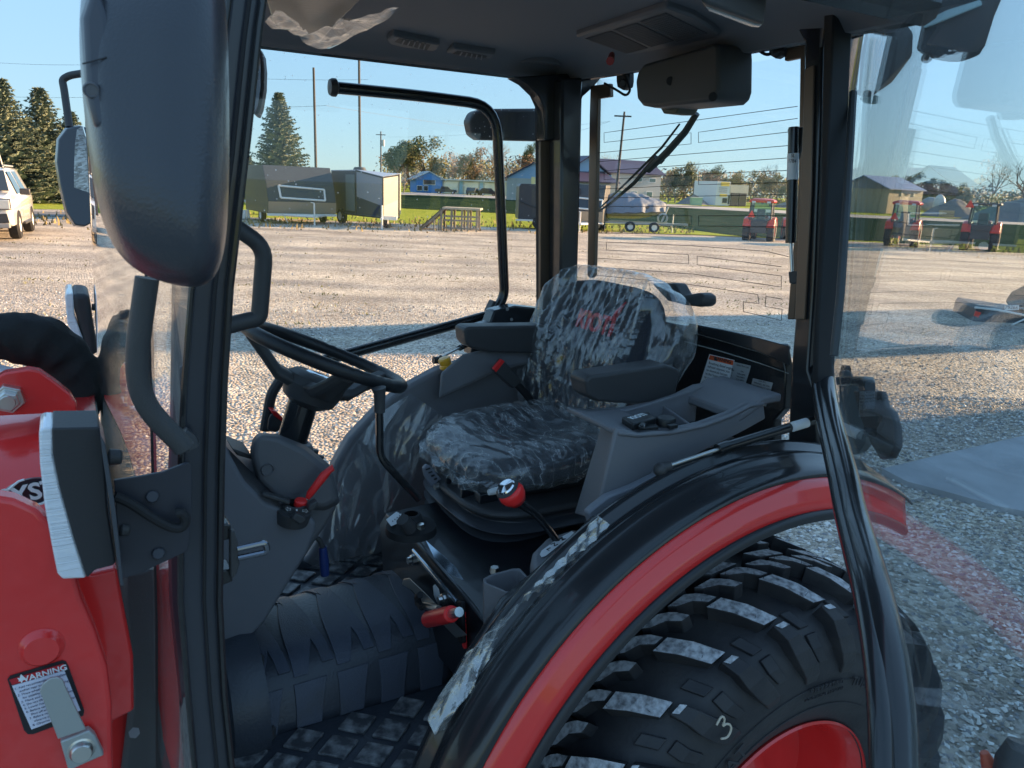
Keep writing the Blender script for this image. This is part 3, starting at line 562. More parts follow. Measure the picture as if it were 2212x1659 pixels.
# steering wheel
pw=[pv(1.72,519,704),pv(1.72,866,826)]
ctr=pv(1.72,690,768)
e1=(pw[1]-pw[0]); Rw=e1.length/2-.016; e1.normalize(); ctr=(pw[0]+pw[1])/2
e2=TV; wn=e1.cross(e2).normalized()
if wn.z<0: wn=-wn
wh=B(); n=96; rings=[]
for i in range(n):
    a=2*math.pi*i/n; d=e1*math.cos(a)+e2*math.sin(a)
    g=1.0-(.05*(1+math.cos(2*math.pi*i/2.4*1.0)) if (i%32)>6 and (i%32)<20 else 0)
    rings.append([ctr+d*(Rw+math.cos(b)*.0155*g)+wn*math.sin(b)*.0155*g for b in [2*math.pi*k/14 for k in range(14)]])
rings.append(rings[0]); wh.loft(rings,cap=False)
SWO=wh.obj('steering_wheel',mat('wheel_rim',(.018,.019,.022),.42,bump=.3,bscale=300),TR)
hub=ctr-wn*.075
B().lathe(hub,wn,[(.0,.030),(.05,.029),(.066,.018),(.072,.0),(.060,-.035),(.036,-.05)],seg=36).obj('hub',blackm,SWO)
sp_=B()
for a in (15,195-20,270):
    d=e1*math.cos(R(a))+e2*math.sin(R(a)); s_=wn.cross(d)
    w0,w1=.040,.022
    sp_.loft([[hub+d*r_+wn*h+s_*w*0.9,hub+d*r_+wn*(h+.016)+s_*w*.6,hub+d*r_+wn*(h+.016)-s_*w*.6,hub+d*r_+wn*h-s_*w*.9,hub+d*r_+wn*(h-.016)-s_*w*.5,hub+d*r_+wn*(h-.016)+s_*w*.5] for r_,h,w in((.03,-.005,.055),(.09,.005,.045),(.13,.035,.032),(Rw-.004,.072,.026))])
sp_.obj('spoke',blackm,SWO,bev=.005)
B().lathe(hub+wn*.0285,wn,[(.0,.004),(.026,.0035),(.031,.0)],seg=36).obj('horn_badge',mat('chrome',(.8,.82,.86),.08,metal=1.0),SWO)
B().lathe(hub+wn*.0325,wn,[(.0,.0),(.016,.0),(.018,-.001)],seg=6).obj('emblem',blackm,SWO)
# shift lever under the wheel, far side
B().loft([[pv(1.85,*p) for p in((580,900),(588,890),(606,896),(614,910),(600,935),(576,930))],[pv(1.90,*p) for p in((582,902),(590,892),(606,897),(612,910),(600,932),(580,928))]]).obj('shuttle_knob',blackm,DS,bev=.008)
B().prism([pv(1.845,*p) for p in((586,888),(598,889),(613,905),(610,912),(592,898))],TV*.04).obj('knob_stripe',redpl,DS,bev=.003)
B().tube(fillet([pv(1.9,*p) for p in((572,930),(586,850),(606,820))],.03,4),.013,10).obj('tilt_lever',blackm,DS)
# brake/shuttle lever with red grip and round red switch
sw=pv(1.50,636,1100)
up=(TZ+TU*.15-TV*.12).normalized()
sb=B().lathe(sw-up*.01,up,[(.032,-.02),(.035,.0),(.035,.008),(.024,.011),(.022,.022),(.018,.024)],seg=36).obj('multi_switch',blackm,DS)
B().lathe(pv(1.50,650,1083)-up*.005,up,[(.0,.010),(.011,.0095),(.0135,.006),(.0135,-.004)],seg=28).obj('red_button',redpl,sb)
B().prism([pv(1.47,*p) for p in((668,1092),(684,1082),(688,1086),(680,1102),(664,1106))],TV*.02).obj('switch_tab',blackm,sb,bev=.003)
B().prism([pv(1.455,*p) for p in((640,1108),(662,1120),(660,1128),(648,1134),(630,1122))],TV*.02).obj('switch_tab',blackm,sb,bev=.003)
text('\u21E6  \u2022  \u21E8',pv(1.455,640,1108)+up*.006,TV*-.8+TU,TZ,.016,white,sb)
lv=B(); lv.tube([pv(1.52,*p) for p in((664,1077),(670,1066),(700,1027),(716,1012),(719,1017))],[.005,.008,.0095,.009,.004],14); lv.obj('lever_grip',redpl,sb)
B().tube([pv(1.53,*p) for p in((650,1095),(668,1070))],.004,8).obj('lever_rod',steel,sb)
B().prism([pv(1.49,*p) for p in((566,1068),(572,1065),(628,1082),(626,1092),(600,1084),(568,1074))],TV*.02).obj('stalk',blackm,sb,bev=.003)
# grab lever with blue grip
bl=B().tube([pv(1.62,*p) for p in((678,1160),(690,1165),(697,1185))],.006,8,sm=1).obj('tilt_pedal',blackm,TR)
B().tube([pv(1.62,*p) for p in((697,1182),(700,1215),(702,1243))],[.009,.0115,.010],12).obj('blue_grip',blue,bl,bev=.002)
# door striker on near pillar
st=B().prism([pv(1.04,*p) for p in((468,1133),(493,1132),(499,1136),(500,1165),(492,1166),(468,1174))],TV*.035).obj('striker_bracket',gloss,TR,bev=.002)
B().prism([pv(1.03,*p) for p in((497,1150),(508,1148),(514,1170),(518,1220),(512,1240),(500,1255),(497,1240))],TV*.012).obj('striker_plate',blackm,st,bev=.002)
B().prism([pv(1.04,*p) for p in((469,1234),(500,1230),(503,1256),(470,1270))],TV*.035).obj('striker_foot',gloss,st,bev=.002)
B().tube(fillet([pv(1.03,*p) for p in((512,1186),(574,1172),(578,1192),(514,1206))],.006,4),.0045,10).obj('striker_loop',mat('dark_chrome',(.2,.22,.26),.15,metal=1.0),st)
# thin lever stalk from seat base to under wheel
B().tube(fillet([pv(1.50,*p) for p in((818,840),(820,900),(820,985),(845,1015),(905,1078))],.03,4),.0085,10).obj('grab_rod',gloss,TR)
B().tube([pv(1.50,*p) for p in((818,838),(820,850),(820,890))],[.016,.0125,.0115],12).obj('sleeve',blackm,TR)
# --- far door frame ---
fd=B().tube(fillet([pv(2.36,*p) for p in((712,188),(900,206),(1072,228),(1090,640),(1066,678),(760,762),(700,778))],.10,7),.0175,14).obj('far_door',gloss,TR)
B().lathe(pv(2.36,722,189),pv(2.36,700,187)-pv(2.36,722,189),[(.018,-.01),(.026,-.004),(.026,.006),(.022,.014),(.0,.016)],seg=24).obj('end_cap',blackm,fd)
fdg=B().prism([pv(2.38,*p) for p in((540,95),(1160,175),(1164,700),(1060,690),(700,790),(540,900),(500,700))],TV*.004).obj('far_door_glass',spotglass,fd,smooth=False)
prV([(998,262),(1008,243),(1030,237),(1157,236),(1157,306),(1020,303),(1004,292)],2.52,2.46).obj('rear_work_lamp',blackm,TR,bev=.012,seg=3)
# --- floor ---
fl=B().prism([T(.05,1.02,.83),T(.95,1.0,.83),T(.95,2.3,.83),T(.05,2.3,.83)],TZ*-.03).obj('floor_pan',blackm,TR,bev=.004)
matm=mat('rubber_mat',(.042,.048,.062),.38,bump=.5,bscale=160,spec=.5)
dusty=mat('dusty_rubber',(.055,.058,.066),.6,col2=(.32,.32,.325),vscale=38,lo=.42,hi=.72,bump=.5,bscale=160,detail=8)
MT=thing('floor_mat','dark rubber floor mat with dusty raised diamond pads, moulded over the tractor tunnel','floor mat',T(.45,1.6,.83))
B().grid(lambda a,b:T(.06+a*.9,1.04+b*1.2,.836),4,4).obj('base',matm,MT,solid=.008)
pads=B()
def pad(c,s,asp=1.0,h=.007,rot=0):
    a1=(TU*math.cos(rot)+TV*math.sin(rot)); a2=(TV*math.cos(rot)-TU*math.sin(rot))
    pts=[c+a1*s*1.12*asp,c+a2*s,c-a1*s*1.12*asp,c-a2*s]
    pads.prism([p for p in pts],TZ*h)
for i in range(-2,14):
    for j in range(-2,15):
        for (u,v) in ((.10+i*.115,1.06+j*.105),(.1575+i*.115,1.1125+j*.105)):
            if .08<u<.93 and 1.06<v<2.2 and not (1.385<v<1.86 and u<.78): pad(T(u,v,.840),.0385)
pads.obj('pads',dusty,MT,smooth=False,bev=.002)
# tunnel with banded cover
def tn(a,b,o=0):
    # a along u (0..1), b across (-1..1)
    u=.22+a*.47; v=1.62; w=.20; hh=.125+.02*a
    x=max(-1,min(1,b)); z=.84+hh*(1-abs(x)**7)*(1-.12*x*x)
    s=1 if abs(x)<1 else 1
    dz=(-7*abs(x)**6-.2*abs(x))*hh/w*(1 if x>0 else -1)
    nrm=Vector((0,0,1))+TV*(-dz); nrm.normalize()
    return T(u,v+x*w,z)+nrm*o
B().grid(lambda a,b:tn(a,b*2-1),24,80).obj('tunnel_cover',matm,MT,solid=.004)
bands=B()
def band(fa,fb,n=14,b0=-.97,b1=.97):
    # region between two curves in (a) as functions of b
    P=[[bands.bm.verts.new(tn(fa(b),b,o)) for o in(.002,.0065)]+[bands.bm.verts.new(tn(fb(b),b,o)) for o in(.0065,.002)] for b in [b0+(b1-b0)*i/n for i in range(n+1)]]
    for p,q_ in zip(P[:-1],P[1:]):
        for k in range(3): bands.bm.faces.new((p[k],p[k+1],q_[k+1],q_[k]))
    bands.bm.faces.new(P[0]); bands.bm.faces.new(P[-1][::-1])
for k in range(5):
    c=.02+k*.20
    band(lambda b,c=c:c+.02+.05*(b+.6)**2,lambda b,c=c:c+.085+.07*math.cos((b+.2)*2.6),16,-.80,.95)
    band(lambda b,c=c:c+.125-.06*(b+.2),lambda b,c=c:c+.175-.05*b,10,-.75,.9)
    band(lambda b,c=c:c+.015-.4*(b+.86)**2,lambda b,c=c:c+.15+.3*(b+.9),16,-.998,-.84)
bands.obj('tunnel_bands',mat('banded_rubber',(.062,.072,.10),.45,col2=(.06,.062,.07),vscale=14,lo=.55,hi=.85,detail=8,bump=.6,bscale=400),MT,bev=.001)
cap=B().lathe(T(.215,1.50,.905),-TU,[(.135,-.05),(.140,-.02),(.135,.02),(.12,.035),(.10,.037),(.095,.03),(.0,.03)],seg=40).obj('tunnel_end',matm,MT)
for p in((553,1428),(578,1582)): B().lathe(pz(.972 if p[1]<1500 else .853,*p),TZ,[(.0,.012),(.013,.012),(.017,.006),(.017,-.01)],seg=20).obj('mat_plug',blackm,MT)
# --- seat platform ---
RZ=.66
plat=mat('platform_black',(.010,.012,.016),.30,coat=.3,bump=.1,bscale=80)
PF=prU([(820,1130),(832,1112),(862,1128),(1010,1300),(1070,1380),(1090,1480),(1000,1480),(830,1290)],RZ,RZ+.012).obj('seat_platform',plat,TR,bev=.004)
def ps(x,y,o=0): return pu(RZ-o,x,y)
zt=pu(RZ,862,1128)
B().prism([pu(RZ,833,1108),pu(RZ,1070,1372),pu(RZ,1070,1372)+TU*.40+TZ*.02,pu(RZ,833,1108)+TU*.40+TZ*.02],TZ*-.02).obj('platform_top',plat,PF,bev=.003)
ch=B(); A0,A1=pu(RZ,874,1172),pu(RZ,1014,1318)
ch.loft([[pu(RZ-.004,*a),pu(RZ+.035,*b),pu(RZ+.035,*b)-TZ*.02,pu(RZ-.004,*a)-TZ*.01] for a,b in (((889,1187),(912,1158)),((950,1258),(984,1222)),((984,1298),(1008,1262)))])
ch.obj('bright_edge',mat('satin_metal',(.42,.50,.58),.22,metal=.9,bump=.05,bscale=30),PF,bev=.002)
for p in((897,1208),(964,1293)): B().lathe(ps(*p),-TU,[(.0,.020),(.0085,.020),(.0095,.012),(.013,.010),(.014,.0)],seg=10).obj('bolt',steel,PF,smooth=False)
for q_ in (pz(1.17,1068,1236),pz(1.2,908,1142)): B().lathe(q_,TZ,[(.0,.012),(.009,.012),(.011,.0)],seg=6).obj('bolt',steel,PF,smooth=False)
B().prism([ps(*p,.002) for p in((936,1266),(940,1262),(948,1272),(952,1290),(950,1302),(944,1300),(938,1286))],TU*-.001).obj('round_sticker',white,PF,smooth=False)
# steel bracket and pins in front of riser, red lever
B().loft([[pu(RZ-.03,*a),pu(RZ-.03,*b),pu(RZ-.02,*b),pu(RZ-.02,*a)] for a,b in (((868,1262),(872,1250)),((890,1275),(884,1248)),((912,1300),(920,1282)),((960,1352),(966,1330)),((985,1378),(1010,1372)))]).obj('linkage_bar',mat('dull_steel',(.30,.31,.30),.35,metal=.8,bump=.2,bscale=50),PF,bev=.002)
pn_=B(); pn_.tube([pu(RZ-.04,*p) for p in((948,1316),(922,1310),(905,1305))],[.008,.008,.007],10); pn_.obj('clevis_pin',steel,PF)
B().tube([pu(RZ-.05,*p) for p in((912,1312),(903,1302),(902,1290),(908,1285))],.008,8).obj('rubber_boot',rubberm,PF)
RL=B().tube([pu(RZ-.06,*p) for p in((922,1340),(926,1338),(960,1330),(976,1326))],[.010,.0175,.0175,.017],18).obj('red_lever',redpl,PF,bev=.002)
B().tube([pu(RZ-.06,*p) for p in((976,1326),(992,1322))],.010,10).obj('lever_neck',steel,RL)
B().prism([ps(*p,.012) for p in((985,1298),(996,1300),(1000,1390),(992,1392),(984,1370))],TU*.012).obj('lever_gate',rubberm,PF,bev=.004)
rl_=B().prism([ps(*p,.003) for p in((1000,1320),(1006,1322),(1009,1400),(1003,1402),(999,1394))],TU*-.001).obj('range_label',redpl,PF,smooth=False)
text('R L  4WD  H',ps(1004,1360,.005),TZ*-1,TV*-1,.011,inkm,rl_)
# small joystick lever & card at far front of platform
cdm=B().prism([pz(1.205,*p) for p in((834,1123),(856,1106),(879,1116),(876,1122),(852,1134),(845,1137))],TZ*.001).obj('function_card',white,PF,smooth=False)
cx_=B()
for p in((848,1126),(853,1122),(858,1118),(863,1114),(868,1119),(858,1124),(864,1109)): cx_.prism([pz(1.2065,p[0]+a,p[1]+b) for a,b in((-1.5,0),(0,-1.5),(1.5,0),(0,1.5))],TZ*.0002)
cx_.obj('marks',inkm,cdm,smooth=False)
bt=B(); bt.lathe(pz(1.19,888,1140),TZ,[(.060,-.01),(.058,.006),(.040,.012),(.028,.02),(.022,.035),(.016,.036)],seg=28); bt.obj('lever_boot',rubberm,PF)
B().tube([pz(1.21,886,1142),pz(1.24,870,1122)],[.017,.014],12).obj('stub_lever',blackm,PF)
# cup holder box
CB=B(); o_=[(1036,1270),(1050,1252),(1085,1235),(1120,1228),(1138,1234),(1165,1262),(1170,1280),(1100,1300),(1060,1345),(1040,1345)]
q0=lambda x,y,z:pz(z,x,y)
def cring(z,s): 
    c=pz(1.205,1098,1262); L=[(1042,1252),(1060,1242),(1108,1229),(1124,1229),(1152,1258),(1148,1266),(1112,1282),(1092,1282),(1070,1272),(1044,1262)]
    P_=[pz(1.205,*p) for p in L]; return [c+(p-c)*s+TZ*(z-1.205) for p in P_]
CB.loft([cring(1.02,.85),cring(1.20,.98),cring(1.208,.97),cring(1.208,.86),cring(1.20,.84),cring(1.06,.74)],cap=True)
CBX=CB.obj('cup_holder',grey,TR,bev=.004)
# gear gate plate and lever
gp_=B().prism([pz(1.23,*p) for p in((1146,1210),(1150,1190),(1180,1160),(1240,1140),(1260,1150),(1230,1215),(1190,1245),(1160,1240))],TZ*-.06).obj('gear_console',grey,TR,bev=.012,seg=3)
dp=B().prism([pz(1.2325,*p) for p in((1166,1198),(1170,1190),(1200,1168),(1235,1148),(1241,1152),(1236,1158),(1208,1178),(1178,1202),(1170,1204))],TZ*.001).obj('gear_plate',white,gp_,smooth=False)
for s_,p in(('L',(1186,1186)),('N',(1197,1176)),('M',(1214,1164))): text(s_,pz(1.2342,*p),T(.3,-1,0),T(1,.3,0),.018,inkm,dp,bold=.0003)
B().tube([pv(1.27,*p) for p in((1205,1172),(1190,1150),(1160,1112),(1128,1090),(1112,1076))],[.008,.008,.008,.010,.012],12,sm=1).obj('gear_lever',gloss,TR)
gc=pv(1.27,1105,1066)
gd=(pv(1.27,1095,1052)-pv(1.27,1125,1088)).normalized()
GK=B().lathe(gc,gd,[(.012,-.030),(.018,-.024),(.026,-.008),(.029,.006),(.026,.018),(.020,.022),(.0,.023)],seg=28).obj('gear_knob',blackm,TR)
B().lathe(gc,gd,[(.0205,.0215),(.018,.025),(.0,.027)],seg=28).obj('chrome_cap',MATS['chrome'],GK)
B().lathe(gc,gd,[(.0185,-.024),(.0265,-.0085),(.0297,.006),(.0268,.017)],seg=24,a0=190,a1=330,ref=TZ).obj('red_panel',redpl,GK,solid=.001)
B().tube([pv(1.33,*p) for p in((1086,1056),(1064,1062),(1055,1064))],[.0075,.0075,.006],12).obj('white_handle',mat('white_plastic',(.6,.62,.64),.4),TR)
# --- seat ---
ST=thing('x','x','x'); 
bpy.data.objects.remove(ST)
ST=B()
def rbox(c,h,ax,ay,az,n=3.2,nu=24,nv=16,f=None):
    b=B(); b.ball((0,0,0),1,seg=nu,rin=nv)
    for v in b.bm.verts:
        p=v.co; k=(abs(p.x)**n+abs(p.y)**n+abs(p.z)**n)**(-1/n); p=p*k
        q=Vector((p.x*h[0],p.y*h[1],p.z*h[2]))
        if f: q=f(q,p)
        v.co=Vector(c)+ax*q.x+ay*q.y+az*q.z
    return b
cloth=mat('seat_cloth',(.028,.032,.044),.8,bump=1.0,bscale=900,var=.5,vscale=400)
sax=(TU+TZ*.06).normalized(); saz=sax.cross(TV).normalized()
if saz.z<0: saz=-saz
def cf_(q,p):
    if p.z>0: q.z-= .035*math.exp(-((q.y)/.12)**2)*math.exp(-((q.x-.03)/.16)**2) 
    q.z+=.02*max(0,-p.x-.5)*-1
    return q
SC=T(1.055,1.725,1.287)
cushion=rbox(SC,(.235,.228,.046),sax,TV,saz,3.6,48,28,cf_)
SEAT=thing('seat','','','') if False else None
SE=cushion.obj('seat',cloth,TR)
bax=(TU*.30+TZ).normalized(); bn=bax.cross(TV).normalized()
if bn.dot(TU)>0: bn=-bn
def bf(q,p):
    q.y*= 1-.18*max(0,p.x)**2
    q.z+= .045*abs(p.y)**2.5*(1-.3*p.x)
    if p.z>0 and abs(p.y)<.7: q.z+=.015*math.cos(p.x*4)
    return q
BC=T(1.325,1.785,1.500)
BR=rbox(BC,(.215,.262,.055),bax,TV,bn,4.2,64,36,bf).obj('backrest',cloth,SE)
text('KIOTI',BC+bax*.085+bn*.064-TV*.015,-TV,bax,.075,mat('logo_red',(.62,.02,.03),.5),SE,name='embroidered_logo',ext=.003,bold=.002,width=.17)
B().prism([BC+bax*a+bn*.066-TV*b for a,b in((.105,.085),(.165,.125),(.130,.09),(.108,.105))],bn*.003).obj('logo_flash',MATS['logo_red'],SE,smooth=False)
def arm(L,v,w,name='armrest'):
    return prV(L,v-w,v+w).obj(name,blackm,SE,bev=.016,seg=4)
arm([(1265,822),(1275,812),(1440,788),(1464,796),(1468,806),(1462,850),(1450,862),(1380,874),(1290,868),(1270,856)],1.43,.035)
arm([(1003,712),(1012,706),(1180,703),(1186,720),(1184,764),(1060,762),(1016,752),(1006,740)],2.02,.035)
B().cyl(pv(1.98,1165,744),pv(1.97,1165,744),.014,12).obj('armrest_bolt',gloss,SE)
B().tube([pv(1.90,*p) for p in((1075,778),(1090,792),(1105,815))],[.001,.001,.001],4)
bk=B().prism([pv(1.93,*p) for p in((1066,800),(1086,775),(1128,822),(1125,832),(1108,840))],TV*.025).obj('belt_buckle',blackm,SE,bev=.005)
B().prism([pv(1.928,*p) for p in((1066,797),(1084,776),(1091,781),(1072,805))],TV*.012).obj('release_button',redpl,bk,bev=.002)
B().tube([pv(1.94,*p) for p in((1115,828),(1135,850),(1150,870))],.012,8).obj('belt_stalk',rubberm,SE)
# hand-hold behind backrest
B().prism([pu(1.44,*p) for p in((1405,612),(1455,612),(1470,640),(1508,632),(1520,640),(1520,658),(1512,664),(1480,660),(1440,650))],TU*.05).obj('belt_reel',blackm,SE,bev=.01)
# suspension base with bellows
bel=B(); nb=9; rings=[]
bc=T(1.03,1.70,0)
def sq(z,hx,hy,dx=0): 
    L=[]
    for k in range(32):
        a=2*math.pi*k/32; x=math.copysign(abs(math.cos(a))**.55,math.cos(a)); y=math.copysign(abs(math.sin(a))**.55,math.sin(a)); L.append(bc+TU*(x*hx+dx)+TV*(y*hy)+TZ*z)
    return L
rings=[sq(1.02,.20,.19)]
for k in range(9):
    z=1.045+k*.016; s_=(.240+.001*k) if k%2 else (.208+.001*k)
    rings.append(sq(z,s_,s_))
rings.append(sq(1.188,.226,.216))
BL=bel.loft(rings).obj('seat_bellows',mat('bellows_rubber',(.05,.053,.062),.3,bump=.2,bscale=200),SE,bev=.0025)
SB=B().loft([sq(1.184,.232,.222),sq(1.194,.242,.232),sq(1.206,.236,.226),sq(1.212,.20,.19)]).obj('seat_base',blackm,SE,bev=.004)
rails=B(); 
for s in(-1,1): rails.tbox(T(1.02,1.70+s*.13,1.224),(.20,.018,.012))
for k in range(7): rails.tbox(T(.83+.03*(k%3),1.62+.03*k,1.219+.004*(k%2)),(.03,.006,.012))
rails.obj('slide_rail',plat,SE,bev=.002)
B().lathe(T(.84,1.72,1.205),TU*-1,[(.0,.03),(.02,.028),(.026,.01),(.028,-.05)],seg=20).obj('adjuster_housing',blackm,SE)
wl_=B().prism([pv(1.75,*p) for p in((914,1012),(922,1004),(932,1008),(955,1036),(952,1046),(938,1054),(930,1050),(918,1030))],TV*.012).obj('weight_lever',mat('grey_handle',(.22,.23,.27),.45),SE,bev=.003)
B().tube([pv(1.74,*p) for p in((938,1052),(965,1044))],.008,10).obj('lever_pin',steel,wl_)
gr=B()
for k in range(5): gr.prism([pv(1.745,919+k*6,1013+k*7.2),pv(1.745,928+k*5,1010+k*7.2),pv(1.745,929+k*5,1012.5+k*7.2),pv(1.745,920+k*6,1015.5+k*7.2)],TV*-.002)
gr.obj('grip_slots',inkm,wl_,smooth=False)
# --- side consoles ---
FF=B().prism([pv(2.10,*p) for p in((650,1232),(690,1160),(716,1070),(721,1008),(755,948),(812,888),(870,840),(948,798),(1060,762),(1190,740),(1190,960),(1010,1080),(840,1262),(760,1262),(700,1248))],TV*.05)
FFO=FF.obj('far_fender_panel',grey,TR,bev=.012,seg=4)
B().prism([pv(2.09,*p) for p in((640,1205),(700,1238),(770,1250),(832,1240),(832,1262),(770,1272),(700,1262),(640,1232))],TV*.06).obj('fender_skirt',matm,FFO,bev=.01)
cs=B().loft([[pv(v,*p) for p in L] for v,L in ((2.02,[(952,806),(948,862),(958,856),(1080,800),(1190,775),(1190,700),(1110,742),(1000,765)]),(2.17,[(952,806),(948,862),(958,856),(1080,800),(1190,775),(1190,700),(1110,742),(1000,765)]))]).obj('side_console',grey,TR,bev=.012,seg=3)
kz=pv(2.08,966,796)
kn=(TZ-TU*.35).normalized()
B().lathe(kz,kn,[(.012,-.012),(.014,.0),(.020,.003),(.022,.008),(.020,.014),(.017,.016),(.019,.022),(.019,.032),(.016,.036),(.0,.038)],seg=28).obj('yellow_knob',amber,cs)
for x,y in((992,784),(1011,775),(1031,765),(1050,757)):
    s_=B().box(pv(2.09,x,y),(.016,.013,.004),(TU+TZ*.3).normalized(),TV,kn).obj('rocker_switch',blackm,cs,bev=.002)
    B().box(pv(2.09,x,y)+kn*.005,(.006,.005,.0006),(TU+TZ*.3).normalized(),TV,kn).obj('mark',white,s_,smooth=False)
B().tube([pv(2.16,*p) for p in((936,778),(950,778),(956,770))],[.012,.012,.008],12).obj('strut_joint',blackm,cs)
g2=B().cyl(pv(2.17,948,774),pv(2.25,1000,748),.004).obj('gas_strut',steel,TR)
B().cyl(pv(2.24,993,752),pv(2.34,1060,715),.010).obj('cylinder',gloss,g2)
# near console: outer wall, tray and lids
nearL=[(1272,1110),(1320,912),(1372,935),(1455,930),(1520,918),(1580,895),(1618,874),(1647,866),(1650,880),(1652,960),(1560,1000),(1440,1065),(1330,1130)]
def nc(v,L): return [pv(v,*p) for p in L]
NC=B()
# wall polygon on plane v=1.17
NCw=[(1285,1130),(1332,925),(1378,935),(1455,930),(1520,915),(1580,893),(1620,872),(1650,868),(1654,905),(1610,930),(1540,965),(1470,1000),(1420,1030),(1370,1075),(1320,1130)]
NC.prism(nc(1.185,NCw),TV*.012)
NCO=NC.obj('side_console',grey,TR,bev=.004)
# front face and top rim
fa=[pv(1.185,1378,935),pv(1.185,1330,1130)]
B().loft([[pv(1.19,1334,932),pv(1.19,1290,1125),pv(1.36,1240,1110),pv(1.36,1300,915)],[pv(1.19,1334,932)+TU*.012,pv(1.19,1290,1125)+TU*.012,pv(1.36,1240,1110)+TU*.012,pv(1.36,1300,915)+TU*.012]]).obj('front_face',grey,NCO,bev=.004)
def toppath(v,dz=0):
    return [pv(v,*p)+TZ*dz for p in((1334,930),(1378,935),(1455,929),(1520,915),(1580,893),(1620,872),(1650,867))]
P0=toppath(1.185)
def shift(P_,d): return [p+TV*d for p in P_]
P_=[P0[0]]; Lr=[]
b=B()
rowsA=shift(P0,-.004); rowsB=shift(P0,.022); rowsC=shift(P0,.165); rowsD=shift(P0,.19)
def slab(Aa,Bb,th=.010):
    return [[a,c,c-TZ*th,a-TZ*th] for a,c in zip(Aa,Bb)]
b.loft(slab(rowsA,rowsB)); b.loft(slab(rowsC,rowsD)); b.obj('rim',grey,NCO,bev=.004)
# front deck
q=shift(P0,.0)
B().loft([[q[0]-TV*.002,q[0]+TV*.188,q[0]+TV*.188-TZ*.012,q[0]-TV*.002-TZ*.012],[q[1]-TV*.002,q[1]+TV*.188,q[1]+TV*.188-TZ*.012,q[1]-TV*.002-TZ*.012],[q[1].lerp(q[2],.85)-TV*.002,q[1].lerp(q[2],.85)+TV*.188,q[1].lerp(q[2],.85)+TV*.188-TZ*.012,q[1].lerp(q[2],.85)-TV*.002-TZ*.012]]).obj('deck',grey,NCO,bev=.004)
# tray walls and floor
t0=q[1].lerp(q[2],.86); t1=q[5]
tb=B(); 
tb.prism([t0+TV*.02-TZ*.002,t0+TV*.168-TZ*.002,t0+TV*.168-TZ*.07,t0+TV*.02-TZ*.07],TU*.008)
tb.prism([t0+TV*.02-TZ*.07,t0+TV*.168-TZ*.07,t1+TV*.168-TZ*.09,t1+TV*.02-TZ*.09],TZ*-.006)
tb.prism([t0+TV*.165-TZ*.005,t1+TV*.165-TZ*.005,t1+TV*.165-TZ*.09,t0+TV*.165-TZ*.07],TV*.008)
m1=t0.lerp(t1,.45); tb.prism([m1+TV*.02-TZ*.035,m1+TU*.02+TV*.168-TZ*.02,m1+TU*.02+TV*.168-TZ*.08,m1+TV*.02-TZ*.08],TU*.008)
tb.obj('tray',grey,NCO,bev=.003)
B().loft([[t1+TU*a+TV*-.002+TZ*z,t1+TU*a+TV*.188+TZ*z,t1+TU*a+TV*.188+TZ*(z-.02),t1+TU*a+TV*-.002+TZ*(z-.02)] for a,z in((-.03,-.022),(.01,-.004),(.04,.012),(.10,.014))]).obj('rear_ledge',grey,NCO,bev=.005)
bw=B().prism([pv(1.38,*p) for p in((1542,850),(1549,845),(1600,858),(1640,872),(1640,890),(1548,868))],TV*.03).obj('back_wall',grey,NCO,bev=.005)
kd=B().prism([p+TZ*.0 for p in (pz(1.50,1343,900),pz(1.50,1400,888),pz(1.50,1418,902),pz(1.50,1367,916))],TZ*-.016).obj('socket_cover',mat('lid_black',(.012,.013,.015),.4,bump=.2,bscale=200),NCO,bev=.003)
text('KIOTI',pz(1.5008,1378,899),pz(1.5,1390,896)-pz(1.5,1366,903),TV+TU*.4,.021,white,kd,bold=.0006)
so_=B().lathe(pz(1.49,1438,911),TZ,[(.0,.010),(.019,.010),(.021,.006),(.021,-.006)],seg=28).obj('power_socket',MATS['lid_black'],NCO)
B().box(pz(1.49,1452,921),(.011,.006,.004),TU,TV,TZ).obj('socket_tab',MATS['lid_black'],so_,bev=.001)
rk=B().box(pz(1.485,1396,924),(.024,.010,.004),(TU-TV*.1).normalized(),TV,TZ).obj('rocker_switch',MATS['lid_black'],NCO,bev=.002)
B().prism([pz(1.492,*p) for p in((1383,918),(1396,921),(1392,930),(1378,926))],TZ*.008).obj('rocker',gloss,rk,bev=.003)
cks=B().prism([pv(1.165,1106+x*.5,829+y*.5) for x,y in((330,560),(352,538),(420,486),(520,448),(625,398),(636,372),(650,420),(590,462),(480,522),(400,585),(350,640))],TV*.02).obj('console_skirt',mat('pale_liner',(.20,.21,.24),.5,bump=.2,bscale=300),NCO,bev=.004)
# --- near fender swept over the wheel ---
FC=(1.235,.625)
def fp(ang,r,v): return T(FC[0]+r*math.cos(R(ang)),v,FC[1]+r*math.sin(R(ang)))
def sweep(prof,a0,a1,n,name,m,par,th=.004,bev=0):
    bb=B().grid(lambda i,j:(lambda pr_:fp(a0+(a1-a0)*i,pr_[1],pr_[0]))(interp(prof,j)),n,len(prof)-1)
    return bb.obj(name,m,par,solid=th,off=0,ang=50,bev=bev)
def interp(prof,t):
    k=t*(len(prof)-1); i=min(int(k),len(prof)-2); f=k-i; return (prof[i][0]*(1-f)+prof[i+1][0]*f,prof[i][1]*(1-f)+prof[i+1][1]*f)
NF=sweep([(1.132,.80),(1.125,.818),(1.118,.825),(1.108,.829),(1.098,.824),(1.088,.812),(1.078,.810),(1.070,.815),(1.062,.817),(1.05,.812),(1.04,.806),(1.02,.803),(1.00,.797),(.984,.787)],186,57,90,'near_fender',black,TR)
